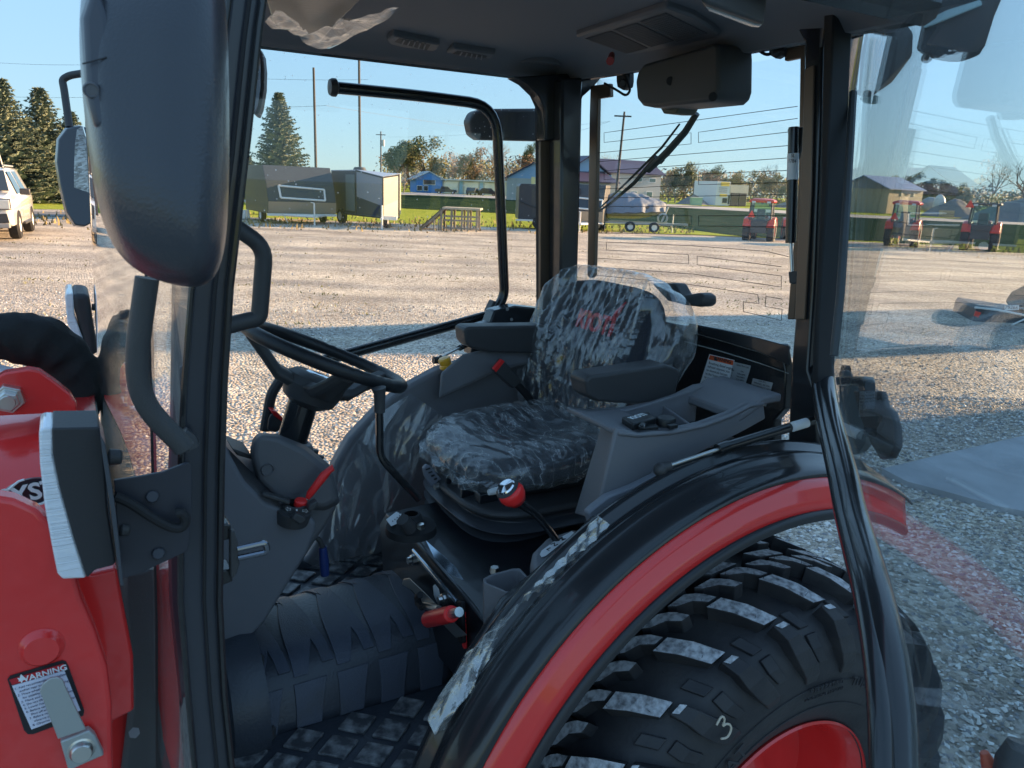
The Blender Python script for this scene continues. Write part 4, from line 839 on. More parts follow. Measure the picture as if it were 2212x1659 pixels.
sweep([(.9842,.7865),(.9740,.7672),(.9637,.7477),(.953,.728)],184,60,90,'red_band',red,NF,.004)
sweep([(.9525,.7275),(.948,.724),(.944,.719),(.944,.711),(.953,.709)],184,60,90,'lip',mat('lip_black',(.025,.026,.03),.35),NF,.005)
sweep([(1.14,.50),(1.135,.62),(1.13,.72),(1.125,.815)],188,92,30,'wheel_well',blackm,NF,.006)
tf=B().prism([pv(1.03,*p) for p in((1830,985),(1862,992),(1880,1020),(1906,1064),(1928,1095),(1926,1108),(1900,1105),(1870,1075),(1840,1030))],TV*.03).obj('tail_fin',mat('fairing',(.06,.065,.07),.5,bump=.3,bscale=300),NF,bev=.006)
B().prism([pv(1.025,*p) for p in((1838,1020),(1850,1030),(1888,1082),(1925,1100),(1925,1112),(1908,1110),(1880,1100),(1868,1112),(1850,1108))],TV*.02).obj('tail_red',red,NF,bev=.005)
# floor-side sill at the lower left of the fender
B().prism([pv(1.14,*p) for p in((925,1600),(1000,1440),(1090,1300),(1205,1205),(1292,1118),(1320,1135),(1230,1235),(1120,1340),(1040,1450),(960,1600),(930,1720),(905,1720))],TV*.02).obj('inner_sill',black,NF,bev=.006)
# gas strut of the door
gb=pv(1.13,1430,1035)
ms=B().lathe(gb-TZ*.02,TZ,[(.016,.0),(.014,.012),(.010,.016),(.010,.026),(.013,.027),(.013,.031),(.008,.032),(.0,.033)],seg=20).obj('strut_mount',gloss,TR)
B().ball(pv(1.12,1427,1015),.015).obj('ball_joint',blackm,ms)
DSg=B().cyl(pv(1.115,1440,1008),pv(1.10,1560,968),.0042).obj('gas_strut',steel,TR)
B().cyl(pv(1.12,1424,1014),pv(1.115,1448,1006),.011,14).obj('joint_sleeve',blackm,DSg)
B().tube([pv(1.102,1550,971),pv(1.102,1570,964),pv(1.102,1571,964),pv(1.08,1755,908)],[.012,.012,.0105,.0105],16).obj('cylinder',gloss,DSg)
B().cyl(pv(1.0775,1712,922),pv(1.0775,1742,913),.0108,16).obj('sticker',white,DSg)
# --- rear wheel ---
RW=thing('rear_wheel',None,None,T(1.28,1.12,.55)-wloc(TR)); RW.parent=TR
WC=(1.28,.55)
tprof=[(1.355,.46),(1.36,.51),(1.345,.555),(1.31,.578),(1.22,.588),(1.12,.590),(1.02,.587),(.965,.575),(.925,.550),(.90,.512),(.890,.465),(.893,.415),(.905,.36),(.925,.315),(.935,.298)]
i0=5
def arc(i): return math.hypot(tprof[i+1][0]-tprof[i][0],tprof[i+1][1]-tprof[i][1])
cum=[0]
for i in range(i0,len(tprof)-1): cum.append(cum[-1]+arc(i))
cneg=[0]
for i in range(i0-1,-1,-1): cneg.append(cneg[-1]+arc(i))
def tp(s):
    if s>=0:
        for k in range(len(cum)-1):
            if s<=cum[k+1] or k==len(cum)-2:
                f=(s-cum[k])/(cum[k+1]-cum[k]); a,b=tprof[i0+k],tprof[i0+k+1]; break
    else:
        s=-s
        for k in range(len(cneg)-1):
            if s<=cneg[k+1] or k==len(cneg)-2:
                f=(s-cneg[k])/(cneg[k+1]-cneg[k]); a,b=tprof[i0-k],tprof[i0-k-1]; break
    return a[0]+(b[0]-a[0])*f,a[1]+(b[1]-a[1])*f
def ts(ang,s,h=0):
    v,r=tp(s); v2,r2=tp(s+.004); v1,r1=tp(s-.004); dv,dr_=v2-v1,r2-r1; l=math.hypot(dv,dr_); nv,nr_=dr_/l*1,-dv/l
    if nr_<0 and abs(nr_)>abs(nv)*.2: nv,nr_=-nv,-nr_
    if s>.22 and nv>0: nv,nr_=-nv,-nr_
    v+=nv*h; r+=nr_*h
    return T(WC[0]+r*math.cos(R(ang)),v,WC[1]+r*math.sin(R(ang)))
tyrem=mat('tyre_rubber',(.024,.024,.028),.5,bump=.35,bscale=120,col2=(.045,.044,.046),vscale=9,spec=.4)
TY=B().lathe(T(WC[0],0,WC[1]),TV,[(r,v) for v,r in tprof],seg=128).obj('tyre',tyrem,RW,ang=60)
lug=B(); top=B()
SK=lambda s:66*(max(-.2,min(s,.19))-.125)
def strip_lug(E,h):
    # E: list of (angA,angB,s,[h]) cross-bars from inner to outer
    rings=[]
    for e in E:
        a,b,s=e[:3]; hh=e[3] if len(e)>3 else h; m=.35; a-=SK(s); b-=SK(s)
        rings.append([ts(a,s,-.006),ts(a-m*(1 if a>b else -1)*.6,s,hh),ts(b+m*(1 if a>b else -1)*.6,s,hh),ts(b,s,-.006)])
    lug.loft(rings)
def face_cap(E,h):
    rr=[[ts(a-.3-SK(s),s,h+.0006),ts(b+.3-SK(s),s,h+.0006)] for a,b,s in E]
    v=[[top.bm.verts.new(p) for p in r] for r in rr]
    for p,q_ in zip(v[:-1],v[1:]): top.bm.faces.new((p[0],p[1],q_[1],q_[0]))
PIT=360/26
def block(E,h=.034,cap=True,n=None):
    strip_lug(E,h)
    if cap: face_cap(E,h)
for k in range(26):
    a=131.5+k*PIT
    block([(a+2.3,a-2.1,.086),(a+2.1,a-2.3,.125),(a+1.9,a-2.3,.168)])
    strip_lug([(a+.8,a-2.4,.178,.033),(a+.6,a-3.4,.205,.032),(a+.1,a-5.0,.235,.028),(a-1.2,a-6.8,.262,.022),(a-3.0,a-8.2,.29,.014),(a-4.6,a-9.0,.315,.004)],.03)
    face_cap([(a+.6,a-2.2,.1795),(a+.45,a-2.4,.190)],.0335)
    block([(a+3.4,a-1.6,.026),(a+3.0,a-2.4,.040),(a+.8,a-2.6,.053),(a+.5,a-2.1,.078)])
    block([(a+5.0,a-2.6,-.010),(a+4.2,a-3.4,.016)])
    c=a+PIT/2
    block([(c+3.4,c-1.6,.026),(c+3.0,c-2.4,.040),(c+.8,c-2.6,.053),(c+.5,c-2.1,.078)])
    block([(c+2.2,c-1.6,-.09),(c+2.0,c-1.8,-.04)]); block([(a+2.2,a-1.6,-.19),(a+2.0,a-1.8,-.12)])
    strip_lug([(c+1.2,c-1.8,.158,.007),(c+1.0,c-2.1,.200,.007)],.007)
    strip_lug([(c+.2,c-3.2,.214,.007),(c-.2,c-3.8,.245,.007),(c-2.0,c-5.2,.275,.007)],.007)
lug.obj('tread_blocks',tyrem,TY,smooth=False,bev=.0022)
top.obj('chalky_tread_faces',mat('chalky_rubber',(.10,.10,.11),.75,col2=(.55,.56,.59),vscale=75,lo=.28,hi=.6,detail=8,bump=.4,bscale=200),TY,smooth=False)
hr=B(); random.seed(2)
for k in range(26):
    a=131.5+k*PIT
    if not 60<a%360<200: continue
    for s,o in((.09,1.5),(.155,1.2),(.035,3.0),(.07,.6),(.10,7),(.13,6.6)):
        o-=SK(s); p=ts(a+o,s,.032); d=(ts(a+o,s,.05)-p).normalized()+Vector((random.uniform(-.2,.2),random.uniform(-.2,.2),0)); hr.tube([p,p+d*.012],[.0006,.0004],4)
hr.obj('moulding_hairs',rubberm,TY,smooth=False)
# ridge rings on the sidewall
rr_=B()
for s in(.335,.40): 
    for d in(0,): rr_.tube([ts(x*3,s,.001) for x in range(121)],.0016,6)
rr_.obj('sidewall_rings',tyrem,TY)
def wtext(s_,ang,r,size,m,al='CENTER',v=.889):
    p=T(WC[0]+r*math.cos(R(ang)),v,WC[1]+r*math.sin(R(ang))); t=TU*math.sin(R(ang))-TZ*math.cos(R(ang)); rad=TU*math.cos(R(ang))+TZ*math.sin(R(ang))
    return text(s_,p,t,rad,size,m,TY,name='sidewall_lettering',ext=.0012,align=al)
letm=mat('raised_rubber',(.035,.035,.040),.45)
wtext('R4 AT',128,.395,.05,letm); wtext('8 PLY RATING',86,.425,.017,letm,v=.886); wtext('LOAD 2650 KG  AT 240 KPA',86,.405,.010,letm,v=.888); wtext('TUBELESS',66,.42,.03,letm,v=.886)
# chalk 3
cm=mat('chalk',(.55,.48,.38),.8)
B().tube([pv(.866,*p) for p in((1548,1566),(1556,1550),(1562,1547),(1566,1556),(1560,1570),(1570,1562),(1580,1568),(1578,1582),(1570,1594),(1558,1596))],.0022,6,sm=1).obj('chalk_three',cm,TY)
rim=B().lathe(T(WC[0],0,WC[1]),TV,[(.298,.922),(.303,.926),(.300,.935),(.285,.945),(.272,.965),(.266,1.0),(.262,1.05),(.258,1.09),(.20,1.10),(.13,1.085),(.10,1.06),(.0,1.06)],seg=96).obj('rim',red,RW,ang=60)
vt=B().prism([pv(.985,*p) for p in((1795,1563),(1827,1560),(1836,1575),(1830,1597),(1814,1606),(1796,1600))],TV*.05).obj('valve_tab',red,rim,bev=.005)
B().lathe(pv(.984,1811,1588),-TV,[(.0,.001),(.006,.001),(.007,-.001)],seg=16).obj('tab_hole',inkm,vt)

# --- protective films (they rest on the tractor); dirt value holds film whiteness and painted crease highlights ---
SA=lambda a,b,c:((TU*a)[:],(TV*b)[:],(TZ*c)[:])
film=glassmat('clear_film',(.95,.97,.99),dirt=.15,rough=.15,bump=.3,bscale=8,gain=1.4,crease_glint=9,base_r=.055,axes=SA(2.6,.7,1.5))
film4=glassmat('fender_film',(.95,.97,.99),dirt=.10,rough=.13,bump=.25,bscale=4,gain=1.4,crease_glint=5,base_r=.08,axes=SA(1.6,1,1.0))
film3=glassmat('strip_film',(.92,.95,.98),dirt=.16,rough=.12,bump=.3,bscale=6,gain=1.7,crease_glint=5,base_r=.15,axes=SA(1.2,3,2.2))
film2=glassmat('bag_film',(.96,.98,.99),dirt=.08,rough=.08,bump=.25,bscale=6,gain=1.4,crease_glint=6,base_r=.075,axes=SA(1,2.6,.8))
A_=[1,1,1]
def wr(p,f,amp,seed=0):
    o=Vector((seed,seed*2.3,seed*.7)); n1=noise.noise(p*f+o); return amp*(1-abs(n1)*2)
def folds(a,b,seed,amp,f0=9.0,spread=.5):
    """long straight creases: flat facets meeting at sharp lines, running along b"""
    rnd=random.Random(seed); t=0
    for k in range(6):
        th=rnd.uniform(-spread,spread); f=f0*rnd.choice((1,1.5,2.2,3.1)); ph=rnd.uniform(0,9)
        x=(a*math.cos(th)+b*math.sin(th))*f+ph+.9*noise.noise(Vector((a*4,b*4,seed+k*3.1)))
        tri=abs(2*(x-math.floor(x+.5))); m=max(0,min(1,.5+2.2*noise.noise(Vector((a*5+k,b*4,seed*1.7+k)))))
        t+=(1-tri)**1.6*m*amp*(9.0/f)**.7
    return t
A_[:]=[1,1.7,.7]
fb=rbox(BC-bn*0-bax*.0,(.243,.272,.070),bax,TV,bn,4.6,300,170,bf)
for v in fb.bm.verts:
    c=v.co-BC; d=c.normalized(); a_,b_=c.dot(TV),c.dot(bax)
    v.co+=d*.004+bn*(folds(a_*(1.25-.9*b_),b_,3,.013,11,.45)-.006)+d*(wr(v.co,5,.013,3)+wr(v.co,14,.005,8))*(1 if d.dot(bn)<.6 else .4)
    if a_<-.2 and b_>-.08: v.co+=-TV*.06*min(1,(-a_-.2)/.07)*(.6+.4*math.sin(b_*14)) + TU*.03
tag(fb.obj('plastic_cover',film2,ang=13),'crumpled clear plastic bag pulled over the seat backrest with red logo','plastic cover',group='clear plastic bags on the seat')
def cf2(q,p):
    q=cf_(q,p); 
    return q
A_[:]=[2.0,.7,1.2]
fc=rbox(SC+TZ*.004,(.250,.246,.058),sax,TV,saz,3.4,300,150,cf2)
for v in fc.bm.verts:
    c=v.co-SC; a_,b_=c.dot(TU),c.dot(TV); v.co+=c.normalized()*wr(v.co,6,.004,7)+saz*(folds(a_+.4*b_,b_,7,.006,17,.5)-.003 if c.z>-.03 else 0)-(TU*folds(b_,c.z,9,.012,9,.3) if a_<-.22 else Vector((0,0,0)))
    if c.z<-.02: v.co+=(-TU*.02 if c.dot(TU)<-.2 else Vector((0,0,0)))+TZ*-.018*noise.noise(v.co*17)
rm=[f for f in fc.bm.faces if f.calc_center_median().z<SC.z-.040]
bmesh.ops.delete(fc.bm,geom=rm,context='FACES')
tag(fc.obj('plastic_cover',film,ang=13),'thin crinkled clear plastic bag wrapped round the seat cushion','plastic cover',group='clear plastic bags on the seat')
A_[:]=[1,1,1]
def filmpatch(Lc,Rc,v,label,amp=.008,seed=1,out=-1,mt=None,nm='protective_film',n=(60,30),f=9,off=.004,fa=.9):
    def cur(C,t): k=t*(len(C)-1); i=min(int(k),len(C)-2); w_=k-i; return (C[i][0]*(1-w_)+C[i+1][0]*w_,C[i][1]*(1-w_)+C[i+1][1]*w_)
    def ff(a,b_):
        l=cur(Lc,a); r=cur(Rc,a); x=l[0]*(1-b_)+r[0]*b_; y=l[1]*(1-b_)+r[1]*b_; p=pv(v,x,y)
        q_=(p.dot(TU),p.z); th=fa; A1=q_[0]*math.cos(th)+q_[1]*math.sin(th); B1=-q_[0]*math.sin(th)+q_[1]*math.cos(th)
        return p+TV*out*(off+folds(B1,A1,seed,amp,f,.5))
    return tag(B().grid(ff,*n).obj(nm,mt or film,ang=13),label,'protective film')
filmpatch([(881,846),(820,885),(760,948),(722,1010),(720,1062),(700,1140),(672,1196)],[(951,895),(932,940),(900,1000),(866,1050),(835,1100),(806,1160),(780,1221)],2.075,'loose wrinkled clear film hanging on the far grey fender panel',amp=.020,seed=4,mt=film4,n=(150,110),f=7,fa=1.2)
filmpatch([(1286,1110),(1180,1225),(1106,1299),(1046,1359),(1000,1403),(965,1450),(920,1549),(940,1610),(925,1700)],[(1306,1126),(1273,1186),(1179,1296),(1106,1390),(1060,1450),(1036,1496),(1000,1556),(975,1620),(955,1700)],1.10,'torn strip of clear film peeling from the inner edge of the near fender',amp=.016,seed=8,n=(200,40),mt=film3,f=14,fa=.95)
def cur(C,t): k=t*(len(C)-1); i=min(int(k),len(C)-2); w_=k-i; return (C[i][0]*(1-w_)+C[i+1][0]*w_,C[i][1]*(1-w_)+C[i+1][1]*w_)
def vff(a,b_):
    l=cur([(572,40),(612,55),(648,72),(670,86),(712,99)],a); r=cur([(600,10),(640,30),(668,70),(740,30),(875,2)],a); p=pz(2.262,l[0]*(1-b_)+r[0]*b_,l[1]*(1-b_)+r[1]*b_)
    return p-TZ*(.004+abs(wr(p,16,.010,6)))
tag(B().grid(vff,40,10).obj('protective_film',film2),'loose clear film on the dark sun visor under the cab roof','protective film')
# ================= GROUND =================
def groundmat():
    m=bpy.data.materials.new('gravel'); m.use_nodes=True; n=m.node_tree; b=n.nodes['Principled BSDF']; b.inputs['Roughness'].default_value=.8; b.inputs['Specular IOR Level'].default_value=.25
    tc=n.nodes.new('ShaderNodeTexCoord'); N=n.nodes.new; L=n.links.new
    v=N('ShaderNodeTexVoronoi'); v.inputs['Scale'].default_value=32; v.inputs['Randomness'].default_value=1; L(tc.outputs['Object'],v.inputs[0])
    v2=N('ShaderNodeTexVoronoi'); v2.inputs['Scale'].default_value=11; L(tc.outputs['Object'],v2.inputs[0])
    r=N('ShaderNodeValToRGB'); e=r.color_ramp.elements; e[0].position=0; e[0].color=(.27,.24,.20,1); e[1].position=1; e[1].color=(.80,.75,.67,1)
    x=e.new(.5); x.color=(.56,.505,.43,1)
    sp=N('ShaderNodeSeparateColor'); L(v.outputs['Color'],sp.inputs[0]); L(sp.outputs[0],r.inputs[0])
    nz=N('ShaderNodeTexNoise'); nz.inputs['Scale'].default_value=.55; nz.inputs['Detail'].default_value=7; L(tc.outputs['Object'],nz.inputs[0])
    r2=N('ShaderNodeValToRGB'); r2.color_ramp.elements[0].position=.35; r2.color_ramp.elements[0].color=(.72,.70,.68,1); r2.color_ramp.elements[1].position=.66; r2.color_ramp.elements[1].color=(1.12,1.1,1.06,1)
    L(nz.outputs[0],r2.inputs[0]); mx=N('ShaderNodeMix'); mx.data_type='RGBA'; mx.blend_type='MULTIPLY'; mx.inputs[0].default_value=1; L(r.outputs[0],mx.inputs[6]); L(r2.outputs[0],mx.inputs[7])
    # thin weeds and straw far out
    nw=N('ShaderNodeTexNoise'); nw.inputs['Scale'].default_value=1.3; nw.inputs['Detail'].default_value=9; nw.inputs['Roughness'].default_value=.7; mp=N('ShaderNodeMapping'); mp.inputs['Scale'].default_value=(.45,1.5,1); L(tc.outputs['Object'],mp.inputs[0]); L(mp.outputs[0],nw.inputs[0])
    r3=N('ShaderNodeValToRGB'); r3.color_ramp.elements[0].position=.60; r3.color_ramp.elements[0].color=(0,0,0,1); r3.color_ramp.elements[1].position=.72; r3.color_ramp.elements[1].color=(.6,.6,.6,1); L(nw.outputs[0],r3.inputs[0])
    m3=N('ShaderNodeMix'); m3.data_type='RGBA'; L(r3.outputs[0],m3.inputs[0]); L(mx.outputs[2],m3.inputs[6]); m3.inputs[7].default_value=(.16,.13,.06,1)
    tn2=N('ShaderNodeTexNoise'); tn2.inputs['Scale'].default_value=1.0; tn2.inputs['Detail'].default_value=5; mp2=N('ShaderNodeMapping'); mp2.inputs['Rotation'].default_value=(0,0,.25); mp2.inputs['Scale'].default_value=(.10,.85,1); L(tc.outputs['Object'],mp2.inputs[0]); L(mp2.outputs[0],tn2.inputs[0])
    r4=N('ShaderNodeValToRGB'); r4.color_ramp.elements[0].position=.36; r4.color_ramp.elements[0].color=(.70,.70,.72,1); r4.color_ramp.elements[1].position=.6; r4.color_ramp.elements[1].color=(1.1,1.08,1.04,1); L(tn2.outputs[0],r4.inputs[0])
    m4=N('ShaderNodeMix'); m4.data_type='RGBA'; m4.blend_type='MULTIPLY'; m4.inputs[0].default_value=1; L(m3.outputs[2],m4.inputs[6]); L(r4.outputs[0],m4.inputs[7]); L(m4.outputs[2],b.inputs['Base Color'])
    bp=N('ShaderNodeBump'); bp.inputs['Strength'].default_value=1; bp.inputs['Distance'].default_value=.022; bp.invert=True; L(v.outputs['Distance'],bp.inputs['Height'])
    b2=N('ShaderNodeBump'); b2.inputs['Strength'].default_value=.5; b2.inputs['Distance'].default_value=.12; L(nz.outputs[0],b2.inputs['Height']); L(bp.outputs[0],b2.inputs['Normal'])
    nf=N('ShaderNodeTexNoise'); nf.inputs['Scale'].default_value=5; nf.inputs['Detail'].default_value=4; L(tc.outputs['Object'],nf.inputs[0])
    b3=N('ShaderNodeBump'); b3.inputs['Strength'].default_value=.35; b3.inputs['Distance'].default_value=.05; L(nf.outputs[0],b3.inputs['Height']); L(b2.outputs[0],b3.inputs['Normal'])
    L(b3.outputs[0],b.inputs['Normal'])
    return m
gm=groundmat()
tag(B().grid(lambda a,b:Vector((-60+a*130,-22+b*60.5,.03*noise.noise(Vector((a*40,b*25,0))) if 0<a<1 and .35<b<1 else 0)),150,80).obj('gravel_yard',gm,loc=(0,0,0)),kind='structure')
# real stones near the tractor
def stones():
    import numpy as np
    rng=np.random.default_rng(5); N=52000
    y=1.2+rng.random(N)**.62*11.5; x=(rng.random(N)*1.6-.72)*(y+1.2)
    M_=N//2; y[:M_]=1.4+6.5*rng.random(M_)**.8; x[:M_]=y[:M_]*(.18+.6*rng.random(M_))
    pp_=[pz(0,*q) for q in((1906,1012),(2060,975),(2260,930),(2400,930),(2400,1140),(2150,1092),(2060,1066),(1960,1040))]; ins=np.zeros(N,bool)
    for k in range(8):
        a_,b_=pp_[k],pp_[(k+1)%8]; ins^=((a_.y>y)!=(b_.y>y))&(x<(b_.x-a_.x)*(y-a_.y)/(b_.y-a_.y+1e-9)+a_.x)
    x=x[~ins]; y=y[~ins]; N=len(x)
    base=np.array([(1,0,0),(-1,0,0),(0,1,0),(0,-1,0),(0,0,1),(0,0,-1)],float)
    f8=np.array([(0,2,4),(2,1,4),(1,3,4),(3,0,4),(2,0,5),(1,2,5),(3,1,5),(0,3,5)])
    s=.006+.013*rng.random(N)**2.2
    V=np.repeat(base[None],N,0)+rng.normal(0,.18,(N,6,3)); V*=(s[:,None]*rng.uniform(.6,1.3,(N,3)))[:,None,:]; V[:,:,2]*=.7
    a=rng.random(N)*6.28; c,s_=np.cos(a),np.sin(a); X=V[:,:,0]*c[:,None]-V[:,:,1]*s_[:,None]; Y=V[:,:,0]*s_[:,None]+V[:,:,1]*c[:,None]
    V=np.stack([X+x[:,None],Y+y[:,None],V[:,:,2]+.004+rng.random(N)[:,None]*.006],2).reshape(-1,3)
    F=(f8[None]+np.arange(N)[:,None,None]*6).reshape(-1,3)
    me=bpy.data.meshes.new('loose_stones'); me.from_pydata(V.tolist(),[],F.tolist()); 
    ms=[mat('stone_a',(.58,.56,.53),.7,bump=.3),mat('stone_b',(.38,.34,.31),.75),mat('stone_c',(.74,.72,.69),.6),mat('stone_d',(.46,.40,.34),.8),mat('stone_e',(.24,.24,.25),.7)]
    for m in ms: me.materials.append(m)
    me.polygons.foreach_set('material_index',np.repeat(rng.integers(0,5,N),8).astype(int)); me.update()
    o=bpy.data.objects.new('loose_stones',me); col.objects.link(o); tag(o,'loose grey and tan stones scattered over the near gravel','stones',kind='stuff')
stones()
grassm=mat('mown_grass',(.24,.31,.045),.9,spec=0,col2=(.38,.40,.08),vscale=2.5,bump=1,bscale=30,bdist=.05,detail=8)
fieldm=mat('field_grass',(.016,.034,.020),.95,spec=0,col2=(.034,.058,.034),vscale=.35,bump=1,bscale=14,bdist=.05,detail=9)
tag(B().face([(-600,38.2,-.03),(700,38.2,-.03),(700,1500,-.03),(-600,1500,-.03)]) and B().prism([(-600,38.2,-.03),(700,38.2,-.03),(700,1500,-.03),(-600,1500,-.03)],Vector((0,0,-.5))).obj('grass',grassm,loc=(0,38,-.03)),kind='structure')
tag(B().prism([(-600,-500,-.55),(700,-500,-.55),(700,38.3,-.55),(-600,38.3,-.55)],Vector((0,0,-.3))).obj('ground',grassm,loc=(0,0,-.55)),kind='structure')
def gp(x,y,z=0): p=pz(z,x,y); return Vector((p.x,p.y,z))
def tuft(name,pts,m,z=0,**k): return tag(B().prism([gp(*p,z) for p in pts],Vector((0,0,-.02))).obj(name,m),kind='structure')
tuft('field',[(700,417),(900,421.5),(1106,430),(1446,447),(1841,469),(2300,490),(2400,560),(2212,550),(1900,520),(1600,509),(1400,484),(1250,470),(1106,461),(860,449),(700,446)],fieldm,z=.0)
tuft('grass_bank',[(-60,432),(300,440),(560,440),(700,452),(700,468),(560,462),(-60,448)],grassm,z=.012)
roadm=mat('road_asphalt',(.34,.33,.32),.85,var=.15,vscale=.5)
tuft('road',[(-700,373),(300,394),(600,409),(900,416),(1106,424),(1446,441),(1841,463),(2196,479),(3000,512),(3000,522),(2196,485),(1841,469),(1446,447),(1106,430),(900,421),(600,414),(300,399),(-700,380)],roadm,z=.02)
tuft('gravel_drive',[(-60,463),(250,470),(560,476),(560,470),(250,461),(-60,452)],mat('packed_gravel',(.17,.165,.165),.9,var=.2,vscale=2),z=.014)
weedm=mat('dry_weeds',(.20,.15,.06),.95,col2=(.33,.27,.13),vscale=3,detail=8)
def weeds():
    b=B(); random.seed(12)
    for i in range(1700):
        x=random.uniform(-40,1500); y=(473+x*.012)+random.gauss(0,8) if x<1240 else random.uniform(488,505)
        p=gp(x,y); h=random.uniform(.05,.22); a=random.uniform(0,3.14); d=Vector((math.cos(a),math.sin(a),0))*.05
        b.face([p-d,p+d,p+Vector((random.uniform(-.06,.06),random.uniform(-.06,.06),h))])
    tag(b.obj('dry_weeds',weedm,smooth=False),'dry yellow weeds along the far edge of the gravel','weeds',kind='stuff')
weeds()
def yard_weeds():
    b=B(); random.seed(21)
    for i in range(700):
        y=480+230*random.random()**1.7; x=random.uniform(-50,1700); c=gp(x,y)
        if noise.noise(Vector((c.x*.35,c.y*.9,4)))<.02: continue
        for k in range(7):
            p=c+Vector((random.gauss(0,.16),random.gauss(0,.05),0)); a=random.uniform(0,3.14); d=Vector((math.cos(a),math.sin(a),0))*.014; b.face([p-d,p+d,p+Vector((random.uniform(-.05,.05),random.uniform(-.05,.05),random.uniform(.015,.05)))])
    tag(b.obj('low_weeds',mat('low_green_weeds',(.16,.17,.05),.9,col2=(.26,.24,.10),vscale=2),smooth=False),'low sparse green weeds dotted through the open gravel yard','weeds',kind='stuff')
yard_weeds()
tag(B().prism([gp(*p,.045) for p in((1906,1012),(2060,975),(2260,930),(2400,930),(2400,1140),(2150,1092),(2060,1066),(1960,1040))],Vector((0,0,-.1))).obj('concrete_pad',mat('concrete',(.34,.345,.36),.85,var=.12,vscale=3,bump=.4,bscale=60)),kind='structure')
# ================= BACKGROUND =================
def at(x,y): return gp(x,y)
def px(D): return D/FPX   # metres per picture unit at depth D
# --- trees ---
def leafcloud(b,c,r,n,s,rnd,flat=1.0,up=.3):
    for _ in range(n):
        while True:
            p=Vector((rnd.uniform(-1,1),rnd.uniform(-1,1),rnd.uniform(-1,1)))
            if p.length<1: break
        p=p*(p.length**-.35 if p.length>.05 else 1)
        q=c+Vector((p.x*r,p.y*r,p.z*r*flat)); a=Vector((rnd.gauss(0,1),rnd.gauss(0,1),rnd.gauss(0,up+.4))).normalized()*s*rnd.uniform(.6,1.4); d=a.orthogonal().normalized()*s*rnd.uniform(.4,1)
        b.face([q-a,q+d,q+a,q-d])
def mk_tree(kind,seed,leaf,bark,H=10,lean=0):
    rnd=random.Random(seed); t=thing(kind,None,None)
    w_=B(); tips=[]
    def br(p,d,l,r,lev):
        pts=[p]; q=p; dd=d.copy()
        for k in range(3):
            dd=(dd+Vector((rnd.gauss(0,.14),rnd.gauss(0,.14),rnd.gauss(.04,.08)))).normalized(); q=q+dd*l/3; pts.append(q)
        w_.tube(pts,[r,r*.85,r*.7,r*.5],6 if lev<2 else 4,cap=False)
        if lev>=4 or l<.35: tips.append(q); return
        n=rnd.choice((2,3,3)) if lev else 5
        for i in range(n):
            a=rnd.uniform(0,6.28); sp_=rnd.uniform(.35,.8) if lev else rnd.uniform(.35,.7)
            o=dd.orthogonal().normalized(); o=Matrix.Rotation(a,3,dd)@o
            nd=(dd*math.cos(sp_)+o*math.sin(sp_)).normalized(); start=pts[rnd.choice((2,3))] if lev else pts[rnd.choice((1,2,3))]
            br(start,nd,l*rnd.uniform(.6,.82),r*.55,lev+1)
        if lev>=2: tips.append(q)
    br(Vector((0,0,0)),Vector((lean,0,1)).normalized(),H*.34,H*.022,0)
    w_.obj('trunk',bark,t,local=True)
    if leaf:
        b=B(); sz=leaf[1]
        for q in tips:
            if rnd.random()<leaf[2]: leafcloud(b,q,H*.085*rnd.uniform(.6,1.4),int(leaf[3]*3.4),sz,rnd)
        b.obj('crown',leaf[0],t,smooth=False,local=True)
    return t
bark=mat('bark',(.13,.10,.08),.9,bump=1,bscale=20)
greybark=mat('grey_bark',(.20,.17,.145),.9)
lf=[mat('leaf_green',(.05,.085,.025),.7,col2=(.12,.14,.04),vscale=.8),mat('leaf_olive',(.11,.12,.035),.7,col2=(.22,.19,.055),vscale=.8),mat('leaf_yellow',(.28,.21,.04),.7,col2=(.40,.30,.08),vscale=.8),mat('leaf_rust',(.17,.10,.055),.7,col2=(.28,.17,.09),vscale=.8)]
PR={}
PR['green']=mk_tree('broadleaf_tree',3,(lf[0],.16,.85,16),bark)
PR['olive']=mk_tree('broadleaf_tree',5,(lf[1],.16,.75,12),bark)
PR['yellow']=mk_tree('broadleaf_tree',7,(lf[2],.15,.55,9),greybark)
PR['rust']=mk_tree('broadleaf_tree',9,(lf[3],.14,.5,7),greybark)
PR['bare']=mk_tree('bare_tree',11,None,greybark)
PR['bare2']=mk_tree('bare_tree',14,(lf[3],.10,.2,4),greybark)
used=set()
words={'green':'dark green leafy tree','olive':'olive green leafy tree','yellow':'yellow leaved autumn tree','rust':'thin rusty brown autumn tree','bare':'bare leafless tree','bare2':'nearly bare grey tree'}
def ptree(k,x,ytop,D,label,sx=1.0,rz=0,Ht=10):
    horizon=403+.04*(x-1106); p=Vector(((x-1106)/FPX*D,D,0)); top=(horizon-ytop)*D/FPX+CH
    t=PR[k]
    if k in used: t=copy_tree(t)
    used.add(k); t.location=p; s=top/9.6; t.scale=(s*sx,s*sx,s); t.rotation_euler=(0,0,rz)
    tag(t,words[k]+' '+label,'tree',group='trees on the horizon'); return t
